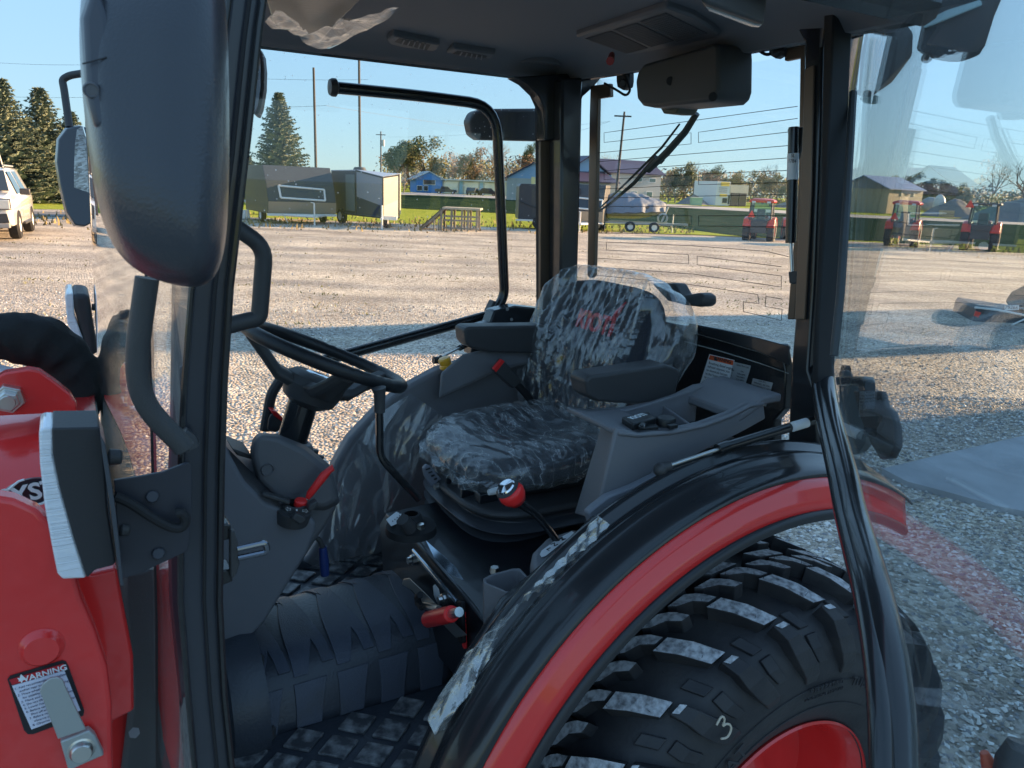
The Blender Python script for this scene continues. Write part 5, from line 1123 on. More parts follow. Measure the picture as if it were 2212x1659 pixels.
T_=[('bare',515,325,120,'just right of the near windscreen pillar beside the lone spruce'),
('olive',905,300,185,'rising left of the long blue roofed shed, tallest of its clump',1.3),('green',878,308,185,'standing left of the blue shed by the short utility pole'),('yellow',930,345,185,'in front of the olive tree beside the blue shed'),
('bare2',862,330,150,'directly beside the short utility pole'),('rust',965,325,185,'behind the left gable of the blue shed'),('olive',1000,330,185,'behind the middle of the blue shed roof',.9),('rust',1030,318,185,'behind the right part of the blue shed roof'),('bare',1055,305,185,'reaching highest behind the right end of the blue shed',1.2),('bare2',1075,315,185,'seen beside the far door tube right of the blue shed'),
('bare2',1110,310,150,'left of the dark enclosed trailer beyond the work lamp',.8),('green',1132,315,150,'above the dark enclosed trailer beyond the work lamp',.5),('rust',1150,318,150,'touching the left side of the far cab pillar'),
('bare2',1245,330,190,'behind the purple roofed house, left of the bronze upright',.9),('bare',1300,328,195,'behind the purple roofed house, right of the bronze upright',.9),
('yellow',1418,352,170,'against the right wall of the pale house',.8),('rust',1432,370,165,'low beside the right wall of the pale house'),('green',1450,358,168,'first dark one right of the pale house',1.0),('bare',1470,345,172,'between the pale house and the yellow sign shop'),('rust',1485,362,168,'just left of the yellow sign shop'),
('green',1515,365,175,'peeking above the left wall of the yellow sign shop'),('yellow',1560,360,176,'directly behind the yellow sign shop',1.1),('olive',1592,368,176,'above the right end of the yellow sign shop'),('bare',1632,350,178,'above the left parked tractor'),('olive',1650,375,170,'right behind the left parked tractor cab'),('yellow',1668,368,176,'between the two parked tractors seen in the rear window'),('bare2',1690,365,172,'behind the tractor half hidden by the hatch strut'),('green',1706,368,172,'darkest one by the hatch strut',.7),
('green',1862,388,210,'over the left end of the tan barn roof'),('green',1890,386,212,'over the middle of the tan barn roof'),('green',1925,380,205,'tallest over the tan barn roof'),('green',1955,390,200,'over the right slope of the tan barn roof'),('green',1985,394,195,'behind the white tank',1.2),('olive',2005,402,190,'low and rounded right of the white tank',1.2),('green',2030,400,190,'left of the tractor with the flat dark roof'),
('bare',2088,345,150,'tall slender one above the tractor with the flat dark roof',.8),('bare',2150,340,120,'broad spreading one near the right picture edge',1.3),('bare2',2185,350,115,'low spreading one rightmost in the picture',1.3),('green',2215,415,110,'low evergreen at the right picture edge'),('olive',1720,395,200,'low one seen through the hatch beside the pillar')]
for i,t in enumerate(T_):
    ptree(*t[:5],sx=t[5] if len(t)>5 else 1.0,rz=i*1.3)
random.seed(3)
def woods(N,m,label,hs,sd):
    tm=B()
    for i in range(N):
        x=random.uniform(820,2500); D=random.uniform(205,240); p=Vector(((x-1106)/FPX*D,D,0)); base=8.2 if x<1180 else (6.8 if x<1760 else 5.8)
        h=(base+2.4*noise.noise(Vector((x*.02,sd,0)))+2.0*noise.noise(Vector((x*.07,3,sd))))*hs
        q=p+Vector((random.gauss(0,1),0,max(0,h)*random.random()**.8)); a=Vector((random.gauss(0,1),random.gauss(0,1),random.gauss(0,1))).normalized()*.42; d=a.orthogonal().normalized()*.3
        tm.face([q-a,q+d,q+a,q-d])
    tag(tm.obj('distant_woods',m,smooth=False),label,'woods',kind='stuff')
woods(17000,lf[1],'olive leafy belt of distant woods along the horizon',.92,1.0)
woods(9000,greybark,'grey brown twiggy belt of distant woods along the horizon',1.12,7.0)
# --- spruces ---
needle=mat('spruce_needles',(.085,.12,.095),.75,col2=(.22,.25,.18),vscale=1.2)
def spruce(seed,H,Rb,name='spruce_tree'):
    rnd=random.Random(seed); t=thing(name,None,None); B().tube([(0,0,0),(0,0,H*.97)],[H*.02,.01],8).obj('trunk',bark,t,local=True)
    b=B(); z=H*.03
    while z<H*.985:
        f=1-z/H; L=Rb*(f**.85)*rnd.uniform(.88,1.1)+.06; n=max(5,int(9+L*4)); off=rnd.uniform(0,6)
        for i in range(n):
            a=off+i*6.283/n+rnd.gauss(0,.12); l=L*rnd.uniform(.55,1.22); d=Vector((math.cos(a),math.sin(a),0)); sd_=Vector((-d.y,d.x,0))
            m=max(3,int(l/.16))
            for k in range(m):
                u_=(k+.5)/m; c=d*(l*u_)+Vector((0,0,z-.22*l*u_+.26*l*u_*u_)); wdt=(.22+.20*l*(1-u_)*.5)
                for s_ in(-1,1):
                    for j in range(2):
                        e=c+sd_*s_*wdt*rnd.uniform(.4,1)+d*rnd.uniform(.05,.22)+Vector((0,0,rnd.uniform(-.16,.12))); tt=d*.05+Vector((0,0,.07))
                        b.face([c-tt*.6,e,c+tt])
            e=d*(l+.12)+Vector((0,0,z+.06*l+.06)); c=d*(l*.8)+Vector((0,0,z+.0)); b.face([c-sd_*.06,c+sd_*.06,e])
        z+=.16+.10*f
    for k in range(14):
        a=rnd.uniform(0,6.28); b.face([(0,0,H*.95),(.05*math.cos(a),.05*math.sin(a),H*.95),(.12*math.cos(a),.12*math.sin(a),H*(.97+.03*rnd.random()))])
    b.obj('crown',needle,t,smooth=False,local=True); return t
def pspruce(t,x,D,label,sc_=1,rz=0):
    t.location=((x-1106)/FPX*D,D,0); t.scale=(sc_,sc_,sc_); t.rotation_euler=(0,0,rz); tag(t,label,'spruce tree',group='spruce trees')
HS=lambda x,yt,D:(403+.04*(x-1106)-yt)*D/FPX+CH
s1=spruce(1,HS(38,182,44),3.1); pspruce(s1,38,44,'tall blue spruce at the left edge behind the white truck')
s2=spruce(2,HS(112,200,46),2.7); pspruce(s2,116,46,'blue spruce second from the left, beside the mirror arm')
s3=spruce(5,HS(607,212,58),3.1); pspruce(s3,607,58,'lone blue spruce behind the grey fish house trailer')
s4=copy_tree(s2); pspruce(s4,176,47,'blue spruce mostly hidden behind the side mirrors',.82,1); s5=copy_tree(s3); pspruce(s5,541,62,'small spruce between the windscreen pillar and the fish house trailer',.45,2)
s6=copy_tree(s1); pspruce(s6,-60,46,'blue spruce cut by the left picture edge',1.0,2)
# --- poles and wires ---
wood=mat('pole_wood',(.10,.085,.075),.9,bump=.6,bscale=8,stretch=(1,1,.1))
def pole(x,ytop,D,r=.115,lean=0,label='',name='utility_pole'):
    b=at(x,403+.04*(x-1106)+CH*FPX/D); h=(403+.04*(x-1106)-ytop)*D/FPX+CH
    t=thing(name,label,'pole',(b.x,D,0)); B().tube([Vector((0,0,0)),Vector((lean,0,h))],[r,r*.72],10).obj('post',wood,t,local=True); return t,h
q,h=pole(795,139,62,label='tall wooden pole carrying a street lamp above the enclosed trailer',name='street_lamp'); q['category']='street lamp'
B().tube([(0,0,h-.1),(.35,0,h+.12),(.75,0,h+.15)],.03,8).obj('arm',MATS['zinc_flat'],q,local=True)
B().box((.95,0,h+.13),(.25,.09,.05)).obj('lamp_head',mat('lamp_head',(.5,.52,.52),.4),q,local=True,bev=.02)
pole(705,170,62,label='tall plain wooden pole between the two pale trailers')
q,h=pole(835.5,293,150,r=.16,label='short utility pole with transformer left of the horizon trees')
B().tube([(.45,0,h-2.6),(.45,0,h-1.5)],.28,12).obj('transformer',MATS['zinc_flat'],q,local=True); B().box((0,0,h-.6),(.9,.07,.07)).obj('crossarm',wood,q,local=True)
q,h=pole(1318,255,95,r=.17,lean=.35,label='leaning utility pole in front of the pale house')
B().box((.2,0,h-.5),(1.0,.08,.08)).obj('crossarm',wood,q,local=True)
wr_=B()
def wire(a,b,sag,r=.012):
    wr_.tube([Vector(a).lerp(Vector(b),k/14)-Vector((0,0,sag*4*(k/14)*(1-k/14))) for k in range(15)],r,4)
def up(x,y,D): return CAM+ray(x,y)*D
wire(up(-200,115,70),up(180,140,66),.3); wire(up(180,140,66),up(795,172,62),.4); wire(up(-60,205,62),up(200,210,62),.1)
wire(up(200,222,70),up(705,228,62),.3); wire(up(705,228,62),up(1160,285,95),.3); wire(up(836,296,150),up(1318,262,95),.5); wire(up(1318,262,95),up(1160,300,130),.3,.015)
tag(wr_.obj('power_lines',inkm,smooth=False),'thin dark power lines crossing the sky between the poles','power lines')
# --- trailers ---
alum=mat('diamond_aluminium',(.30,.29,.26),.35,metal=.7,bump=.3,bscale=30)
charc=mat('charcoal_siding',(.045,.055,.07),.45,bump=.4,bscale=6,stretch=(0,0,6),bdist=.02)
pan=mat('trailer_panel',(.035,.045,.055),.45,coat=.1,bump=.2,bscale=2)
wht=mat('white_trim',(.75,.75,.72),.4)
def wheel(p,r,w_,par,nm='wheel',ax=Vector((0,1,0))):
    t=B().lathe(p,ax,[(r*.55,-w_/2),(r*.9,-w_/2),(r,-w_*.3),(r,w_*.3),(r*.9,w_/2),(r*.55,w_/2)],seg=24).obj(nm,rubberm,par,local=True)
    B().lathe(p,ax,[(.0,-w_*.3),(r*.5,-w_*.34),(r*.56,-w_*.45),(r*.56,w_*.45),(r*.5,w_*.34),(.0,w_*.3)],seg=20).obj('rim',wht,t,local=True); return t
def fish_house(x,y,D,label,rz,wd=2.75,ht=1.95,win=True,mt=None,ln=3.6):
    t=thing('fish_house_trailer',label,'trailer',Vector(((x-1106)/FPX*D,D,0)),rz)
    z0=.45; prof=[(0,z0),(-.10,z0+.02),(-.16,z0+.52),(.10,z0+1.25),(.55,z0+ht),(ln,z0+ht),(ln,z0)]
    body=B().prism([Vector((-wd/2,a,b)) for a,b in prof],Vector((wd,0,0))).obj('body',mt or charc,t,local=True,smooth=False,bev=.02)
    B().prism([Vector((-wd/2-.012,a,b)) for a,b in prof],Vector((.01,0,0))).obj('side_panel',pan,t,local=True,smooth=False)
    B().prism([Vector((-wd/2,a,b)) for a,b in((-.112,z0+.02),(-.172,z0+.50),(-.165,z0+.50),(-.10,z0+.02))],Vector((wd,0,0))).obj('skirt',alum,t,local=True,smooth=False)
    B().box((0,-.06,z0-.05),(wd/2+.03,.10,.05)).obj('frame',wht,t,local=True,smooth=False,bev=.01)
    if win:
        def sp_(u,v,o): a=(-.16+.26*((v-.52)/.73)) if v<1.25 else .10+.45*(v-1.25)/.7; return Vector((u,a-o,z0+v))
        q=[(-.95,.66),(1.0,.58),(1.02,1.05),(-.98,1.16)]
        f=B()
        for i in range(4): f.tube([sp_(*q[i],.015),sp_(*q[(i+1)%4],.015)],.045,6)
        f=f.obj('window',wht,t,local=True,smooth=False); B().face([sp_(*p,.01) for p in q]); bb=B(); bb.prism([sp_(*p,.006) for p in q],Vector((0,-.006,0))); bb.obj('pane',mat('dark_pane',(.03,.035,.045),.1,coat=.5),f,local=True,smooth=False)
    wheel(Vector((-wd/2+.12,1.3,.32)),.32,.2,t,ax=Vector((1,0,0))); wheel(Vector((wd/2-.12,1.3,.32)),.32,.2,t,ax=Vector((1,0,0)))
    b=B(); b.tube([(-.9,-.1,z0-.06),(.1,-1.3,z0-.06)],.05,6); b.tube([(1.0,-.1,z0-.06),(.2,-1.3,z0-.06)],.05,6); b.tube([(.15,-1.2,.02),(.15,-1.2,.95)],.035,8); b.tube([(.15,-1.2,.95),(.0,-1.2,.98)],.02,6); b.tube([(-.7,-.2,.05),(-.9,-.2,z0)],.02,6)
    b.obj('tongue',wht,t,local=True); return t
fish_house(648,470,34.5,'grey fish house trailer with one wide white framed window, in front of the lone spruce',R(33),wd=3.0,ht=2.0)
# V nose enclosed trailer
t=thing('enclosed_trailer','enclosed V nose cargo trailer with shaded grey, black and sunlit cream faces beside the fish house','trailer',Vector(((783-1106)/FPX*34.5,34.5,0)))
def vz(x,D): return Vector(((x-7-1106)/FPX*D-(783-1106)/FPX*34.5,D-34.5,0))
P0_,P1_,P2_,P3_,P4_=vz(718,37.0),vz(770,35.2),vz(826,33.4),vz(860,34.2),vz(860+4,38)
zt,zb,zm=2.38,.50,1.12
B().prism([p+Vector((0,0,z_)) for p,z_ in((P0_,zt-.04),(P1_,zt),(P2_,zt-.26),(P3_,zt-.12),(P4_,zt-.06))],Vector((0,0,.04))).obj('roof',mat('pale_roof',(.45,.47,.52),.3),t,local=True,smooth=False)
def panel(a,b,z0,z1,z2,z3,m,nm):
    n=(b-a).cross(Vector((0,0,1))).normalized(); 
    return B().prism([a+Vector((0,0,z0)),b+Vector((0,0,z1)),b+Vector((0,0,z2)),a+Vector((0,0,z3))],-n*.03).obj(nm,m,t,local=True,smooth=False)
gpan=mat('grey_shaded_skin',(.26,.28,.31),.35,coat=.3); cream=mat('cream_sunlit_skin',(.40,.38,.31),.4); dkc=mat('dark_chrome_skin',(.045,.055,.07),.4)  # white trailer: its sunlit and shaded faces get separate colours
panel(P0_,P1_,zb,zb,zt,zt-.04,dkc,'side_panel'); panel(P1_,P2_,zm+.15,zm-.18,zt-.26,zt,gpan,'nose_panel'); panel(P1_,P2_,zb,zb,zm-.18,zm+.15,dkc,'nose_skirt')
panel(P2_,P3_,zm-.18,zm+.1,zt-.12,zt-.26,cream,'nose_panel'); panel(P2_,P3_,zb,zb,zm+.1,zm-.18,mat('tread_plate',(.35,.34,.27),.4,metal=.5,bump=.4,bscale=20),'nose_skirt'); panel(P3_,P4_,zb,zb,zt-.06,zt-.12,cream,'side_panel')
d0,d1=P0_.lerp(P1_,.62),P0_.lerp(P1_,.97); nn=(d1-d0).cross(Vector((0,0,1))).normalized()
B().prism([d0+nn*.03+Vector((0,0,.62)),d1+nn*.03+Vector((0,0,.62)),d1+nn*.03+Vector((0,0,2.2)),d0+nn*.03+Vector((0,0,2.2))],nn*.02).obj('door',mat('green_chrome',(.13,.16,.16),.35),t,local=True,smooth=False,bev=.01)
b=B()
for p,z_ in((P1_,0),(P2_,-.26),(P3_,-.12)): b.tube([p+Vector((0,0,zb)),p+Vector((0,0,zt+.03+z_))],.035,6)
b.tube([P1_+Vector((0,0,zt)),P2_+Vector((0,0,zt-.26)),P3_+Vector((0,0,zt-.12))],.04,6); b.tube([P0_+Vector((0,0,zb-.03)),P1_+Vector((0,0,zb-.03)),P2_+Vector((0,0,zb-.03)),P3_+Vector((0,0,zb-.03))],.05,6); b.obj('edge_trim',mat('black_trim',(.03,.035,.04),.4),t,local=True)
b=B(); b.tube([P2_+Vector((0,-.05,zb-.05)),P2_+Vector((.1,-1.0,zb-.05))],.06,6); b.tube([P2_+Vector((.08,-.7,.02)),P2_+Vector((.08,-.7,1.0))],.04,8); b.box(P2_+Vector((.35,-.3,zb-.02)),(.3,.12,.08)); b.obj('tongue',wht,t,local=True)
wheel(P0_.lerp(P1_,.35)+Vector((.1,-.1,.34)),.34,.22,t,ax=(P1_-P0_).cross(Vector((0,0,1))).normalized()); wheel(P1_.lerp(P2_,.8)+Vector((.3,.4,.3)),.30,.2,t,ax=Vector((1,0,0)))
B().lathe(Vector((-.7,2.2,zt+.03)),Vector((0,0,1)),[(.0,.16),(.25,.14),(.32,.0)],seg=16).obj('roof_vent',blackm,t,local=True)
# second group behind the pillar
t=thing('enclosed_trailer','black enclosed cargo trailer left of the far cab pillar, on the sunlit grass','trailer',Vector(((1165-1106)/FPX*38,38,0)),R(4))
B().prism([Vector((a,0,b)) for a,b in((-1.38,.45),(1.6,.45),(1.6,2.0),(1.4,2.12),(-1.3,2.12),(-1.38,2.0))],Vector((0,2.2,0))).obj('body',mat('black_skin',(.035,.04,.05),.4,bump=.2,bscale=3),t,local=True,smooth=False,bev=.03)
B().box((.0,-.03,.42),(1.5,.05,.04)).obj('frame',wht,t,local=True,smooth=False); wheel(Vector((-.35,-.05,.33)),.33,.22,t); b=B(); b.tube([(-1.35,-.06,1.3),(-.2,-.06,.9),(1.2,-.06,.6)],.02,5); b.obj('strap',inkm,t,local=True)
fish_house(1236,485,38,'dark fish house trailer with a white framed window, partly hidden by the far cab pillar',R(-12),wd=2.2,ht=1.75,ln=2.6,mt=mat('brown_siding',(.075,.07,.07),.5,bump=.4,bscale=6,stretch=(0,0,6)))
# boat on trailer
t=thing('covered_boat','boat under a crumpled grey cover on its trailer, beyond the hatch glass','boat',Vector(((1335-1106)/FPX*40,40,0)),R(0))
def hullr(a):
    x=-1.75+a*3.5; w_=1.0*(1-max(0,(a-.55)/.45)**2)+.02; zb_=.62+.35*max(0,(a-.5)/.5)**2; zt_=1.12+.18*a
    return [Vector((x,-w_*.35,zb_)),Vector((x,-w_,zb_+.28)),Vector((x,-w_*1.05,zt_)),Vector((x,w_*1.05,zt_)),Vector((x,w_,zb_+.28)),Vector((x,w_*.35,zb_))]
B().loft([hullr(k/12) for k in range(13)]).obj('hull',mat('hull_dark',(.05,.05,.05),.3,coat=.4),t,local=True)
def cov(a,b):
    x=-1.85+a*3.75; w_=1.12*(1-max(0,(a-.5)/.5)**2)+.05; y=(b*2-1)*w_; h=1.12+.18*a+(.72*(1-abs(b*2-1)**1.8))*(1-abs(a-.42)**1.6*1.9)
    return Vector((x,y,h-.26*(abs(b*2-1)>.98)))+Vector((noise.noise(Vector((a*9,b*7,1))),noise.noise(Vector((a*9,b*7,4))),noise.noise(Vector((a*12,b*8,9)))))*.10
B().grid(cov,40,24).obj('cover',mat('tarp_grey',(.15,.18,.24),.7,bump=.5,bscale=6,bdist=.03),t,local=True)
b=B(); b.box((.1,-.7,.42),(2.1,.05,.05)); b.box((.1,.7,.42),(2.1,.05,.05)); b.box((2.5,0,.42),(.6,.05,.05)); b.tube([(1.7,-.2,.45),(2.0,-.2,1.3)],.05,6); b.tube([(2.3,-.1,.0),(2.3,-.1,.9)],.03,6); b.obj('trailer_frame',MATS['zinc_flat'],t,local=True)
for x_ in(-1.55,.05,1.25): wheel(Vector((x_,-.85,.26)),.26,.18,t)
B().lathe((1.75,-.3,.7),(0,1,0),[(.2,0),(.27,.02),(.27,.16),(.2,.18)],seg=18).obj('outboard_bracket',MATS['zinc_flat'],t,local=True)
# wooden ramp frame
t=thing('wooden_ramp','weathered wooden dock frame with a sloping ramp, right of the cream trailer','dock frame',Vector(((975-1106)/FPX*34,34,0)),R(-3))
grw=mat('grey_wood',(.26,.23,.19),.9,bump=.5,bscale=20); b=B()
for x_ in(-.55,-.10,.35,.62,1.0):
    for y_ in(0,1.0): b.box((x_-.12,y_,.46),(.045,.045,.46))
for z_ in(.12,.45,.62): b.box((.2,-.02,z_),(.78,.03,.035))
for x_ in(-.98,-.78): b.box((x_,.0,.24),(.03,.03,.24))
b.tube([(-1.5,0,.05),(-.55,0,.92)],.05,5); b.tube([(-1.5,1.0,.05),(-.55,1.0,.92)],.05,5); b.obj('frame',grw,t,local=True,smooth=False)
B().box((.2,.5,.95),(.82,.58,.04)).obj('deck',mat('pale_deck',(.42,.38,.30),.85),t,local=True,smooth=False)
B().prism([Vector((-.6,-.05,.94)),Vector((-1.62,-.05,.04)),Vector((-1.62,1.1,.04)),Vector((-.6,1.1,.94))],Vector((0,0,.04))).obj('ramp_boards',mat('dark_boards',(.10,.10,.095),.8),t,local=True,smooth=False)
# small white hoop rack seen left of fish house
t=thing('loading_rack','low white hoop rack on the grass left of the fish house trailer','rack',Vector(((522-1106)/FPX*37,37,0)))
B().tube(fillet([Vector(p) for p in((-.5,0,.85),(.2,0,.85),(.3,0,.0))],.2,5),.05,8).obj('hoop',wht,t,local=True); B().box((-.1,.1,.2),(.25,.15,.2)).obj('crate',wht,t,local=True,smooth=False)
# low white trailer item between mirrors
t=thing('utility_trailer','low white flatbed utility trailer just visible right of the small far mirror','trailer',Vector(((212-1106)/FPX*33,33,0)))
B().box((0,0,.55),(.9,.6,.12)).obj('bed',wht,t,local=True,smooth=False,bev=.02); wheel(Vector((.2,-.5,.3)),.3,.2,t)
# --- buildings ---
def wallbox(t,x0,x1,y0,y1,h,m,nm='wall'): return B().box(((x0+x1)/2,(y0+y1)/2,h/2),((x1-x0)/2,(y1-y0)/2,h/2)).obj(nm,m,t,local=True,smooth=False)
def gable(t,x0,x1,y0,y1,h,rise,m,mw,axis='y',ov=.3,nm='roof'):
    if axis=='y': # ridge along y
        xm=(x0+x1)/2
        B().prism([Vector((x0,y0,h)),Vector((x1,y0,h)),Vector((xm,y0,h+rise))],Vector((0,y1-y0,0))).obj('gable_wall',mw,t,local=True,smooth=False)
        r=B()
        for s_ in(-1,1):
            xe=xm+s_*((x1-x0)/2+ov); ze=h-rise*ov/((x1-x0)/2)
            r.prism([Vector((xm,y0-ov,h+rise+.05)),Vector((xe,y0-ov,ze+.05)),Vector((xe,y1+ov,ze+.05)),Vector((xm,y1+ov,h+rise+.05))],Vector((0,0,.14)))
        return r.obj(nm,m,t,local=True,smooth=False)
    else:
        ym=(y0+y1)/2
        B().prism([Vector((x0,y0,h)),Vector((x0,y1,h)),Vector((x0,ym,h+rise))],Vector((x1-x0,0,0))).obj('gable_wall',mw,t,local=True,smooth=False)
        r=B()
        for s_ in(-1,1):
            ye=ym+s_*((y1-y0)/2+ov); ze=h-rise*ov/((y1-y0)/2)
            r.prism([Vector((x0-ov,ym,h+rise+.05)),Vector((x0-ov,ye,ze+.05)),Vector((x1+ov,ye,ze+.05)),Vector((x1+ov,ym,h+rise+.05))],Vector((0,0,.14)))
        return r.obj(nm,m,t,local=True,smooth=False)
pane=mat('window_dark',(.04,.05,.06),.1,coat=.5)
def win(t,x,y,z,w_,h_,m=None,nm='window',nx=0):
    if nx: return B().box((x,y,z),(.04,w_/2,h_/2)).obj(nm,m or pane,t,local=True,smooth=False)
    f=B().box((x,y,z),(w_/2+.08,.05,h_/2+.08)).obj(nm,wht,t,local=True,smooth=False); B().box((x,y-.06,z),(w_/2,.02,h_/2)).obj('pane',m or pane,f,local=True,smooth=False); return f
bluew=mat('blue_siding',(.05,.20,.55),.6,bump=.2,bscale=3); whw=mat('white_siding',(.50,.50,.46),.6,bump=.3,bscale=2,stretch=(6,6,0),bdist=.03)
def house(name,label,x,D,rz=0): return thing(name,label,'building',Vector(((x-1106)/FPX*D,D,0)),rz)
# blue shed: long axis going away to the right
D=165; m_=D/FPX
t=house('storage_shed','long low shed with bright blue gable wall and white sides before autumn trees',918,D,R(16))
wallbox(t,-3.0,2.6,0,.2,2.6,bluew,'gable_wall'); wallbox(t,2.6,17.5,.3,8,2.7,whw); wallbox(t,-3.0,2.6,.2,8,2.6,bluew)
gable(t,-3.4,3.0,-.2,9,2.6,1.6,mat('pale_metal_roof',(.5,.55,.58),.4),bluew,ov=.3); B().box((10,4,2.85),(7.8,4.4,.12)).obj('roof',MATS['pale_metal_roof'],t,local=True,smooth=False)
win(t,-.2,-.06,2.3,2.4,1.2); win(t,-2.2,-.06,.9,1.0,.9); win(t,-.9,-.06,.9,.8,.9)
for x_ in(4.4,8.8,13.2): B().box((x_,.25,1.25),(1.5,.06,1.2)).obj('garage_door',mat('cream_door',(.72,.70,.62),.5),t,local=True,smooth=False)
for x_ in(6.6,11,15.3): B().box((x_,.22,1.3),(.35,.08,1.3)).obj('blue_panel',mat('pale_blue',(.25,.42,.55),.5),t,local=True,smooth=False)
# purple roofed house
purp=mat('purple_roof',(.055,.042,.075),.45,bump=.2,bscale=1,stretch=(6,6,0)); palew=mat('pale_siding',(.46,.45,.39),.6,bump=.3,bscale=2,stretch=(5,5,0),bdist=.03); lblue=mat('light_blue_siding',(.28,.42,.56),.6)
D=120
t=house('large_house','large pale house with dark purple roofs behind the covered boat',1292,D,R(24))
wallbox(t,-3.2,9.2,0,9,4.6,palew); gable(t,-3.4,9.4,0,9,4.6,1.9,purp,lblue,axis='x',ov=.4)
B().prism([Vector((-7.4,-.3,4.3)),Vector((-.6,-.3,4.3)),Vector((-4.0,-.3,6.5))],Vector((0,5,0))).obj('gable_wall',lblue,t,local=True,smooth=False)
r=B()
for s_ in(-1,1): r.prism([Vector((-4.0,-.8,6.65)),Vector((-4.0+s_*3.8,-.8,4.2)),Vector((-4.0+s_*3.8,6,4.2)),Vector((-4.0,6,6.65))],Vector((0,0,.16)))
r.obj('roof',purp,t,local=True,smooth=False)
wallbox(t,-9.6,-.8,-3.4,3,3.0,palew,'garage_wall')
r=B(); r.prism([Vector((-10.2,-3.9,2.95)),Vector((-.4,-3.9,2.95)),Vector((-1.2,-.2,4.4)),Vector((-7.6,-.2,4.4))],Vector((0,0,.16))); r.obj('garage_roof',purp,t,local=True,smooth=False)
for x_,z_,w_,h_ in((4.4,1.4,1.0,1.1),(7.2,1.4,1.0,1.1),(2.0,1.5,.9,1.0),(5.1,3.7,1.1,.5),(7.6,3.7,1.1,.5)): win(t,x_,-.05,z_,w_,h_,mat('greenish_pane',(.10,.16,.14),.1))
win(t,-.2,-.05,3.3,.9,1.8,mat('blue_pane',(.12,.25,.36),.1)); 
for x_ in(-7.6,-3.4): B().box((x_,-3.43,1.25),(1.4,.05,1.15)).obj('garage_door',mat('cream_door',(.6,.6,.55),.5),t,local=True,smooth=False)
# low brown house behind pillar left
t=house('low_house','low house with dark roof behind the black enclosed trailer',1148,118,R(-6)); wallbox(t,-5,3,0,6,3.2,palew); gable(t,-5,3,0,6,3.2,2.2,purp,lblue,ov=.4)
t=thing('road_sign','double yellow road sign standing above the black enclosed trailer','sign',Vector(((1138-1106)/FPX*60,60,0))); B().tube([(0,0,0),(0,0,2.2)],.05,6).obj('post',wht,t,local=True)
for x_ in(-.17,.17): B().box((x_,-.05,2.3),(.15,.02,.42)).obj('panel',mat('sign_yellow',(.62,.55,.30),.5),t,local=True,smooth=False,bev=.01)
t=thing('marker_post','small yellow marker on the verge left of the spruce','sign',Vector(((507-1106)/FPX*70,70,0))); B().tube([(0,0,0),(0,0,.8)],.04,6).obj('post',wht,t,local=True); B().box((0,0,1.0),(.2,.03,.3)).obj('panel',mat('marker_yellow',(.8,.6,.02),.5),t,local=True,smooth=False)
# yellow sign shop
D=150
t=house('shop','small pale shop with a yellow roof sign and dark open garage bays',1545,D,R(24))
cors=mat('corrugated_cream',(.50,.47,.40),.6,bump=.4,bscale=3,stretch=(8,8,0),bdist=.03)
wallbox(t,-3.1,0,0,7,4.4,mat('shop_white',(.66,.68,.70),.6)); wallbox(t,0,4.2,.1,7,3.6,cors);
B().box((2.1,.0,3.15),(2.15,.10,.75)).obj('fascia',cors,t,local=True,smooth=False)
B().box((-1.3,-.08,3.95),(.95,.06,.36)).obj('sign_panel',mat('shop_yellow',(.80,.58,.10),.5),t,local=True,smooth=False); sgn=[o for o in bpy.data.objects if o.name.startswith('sign_panel')][-1]
for i_,ch in enumerate('LLE'):
    pass
B().box((-1.5,-.08,1.9),(.8,.05,.22)).obj('sign_panel',MATS['shop_yellow'],t,local=True,smooth=False)
for z_ in(3.2,2.85,2.5): B().box((-1.7,-.06,z_),(.95,.02,.06)).obj('sign_line',mat('sign_grey',(.3,.3,.32),.5),t,local=True,smooth=False)
for x_ in(1.15,3.1): B().box((x_,.0,1.2),(.85,.12,1.2)).obj('garage_opening',mat('dark_bay',(.06,.055,.05),.7),t,local=True,smooth=False)
win(t,-1.1,-.05,.95,1.1,.9); win(t,-.15,-.05,1.1,.5,1.6)
# barn
D=135
t=house('barn','tan ribbed metal barn with a blue metal roof, right of the cab door tube',1912,D,R(30))
tanm=mat('tan_ribbed',(.40,.33,.21),.55,bump=.6,bscale=2.4,stretch=(4,4,0),bdist=.05)
wallbox(t,-4.6,4.6,0,12,4.0,tanm); gable(t,-4.7,4.7,0,10,4.0,2.0,mat('blue_metal_roof',(.22,.30,.46),.4,bump=.3,bscale=2,stretch=(6,6,0)),mat('end_grey',(.22,.21,.20),.6),axis='x',ov=.35)
for x_ in(-1.2,2.1): B().box((x_,-.05,3.25),(.22,.04,.28)).obj('vent',mat('pale_hatch',(.7,.65,.5),.5),t,local=True,smooth=False)
B().box((.4,-.05,3.3),(.22,.04,.12)).obj('vent',inkm,t,local=True,smooth=False)
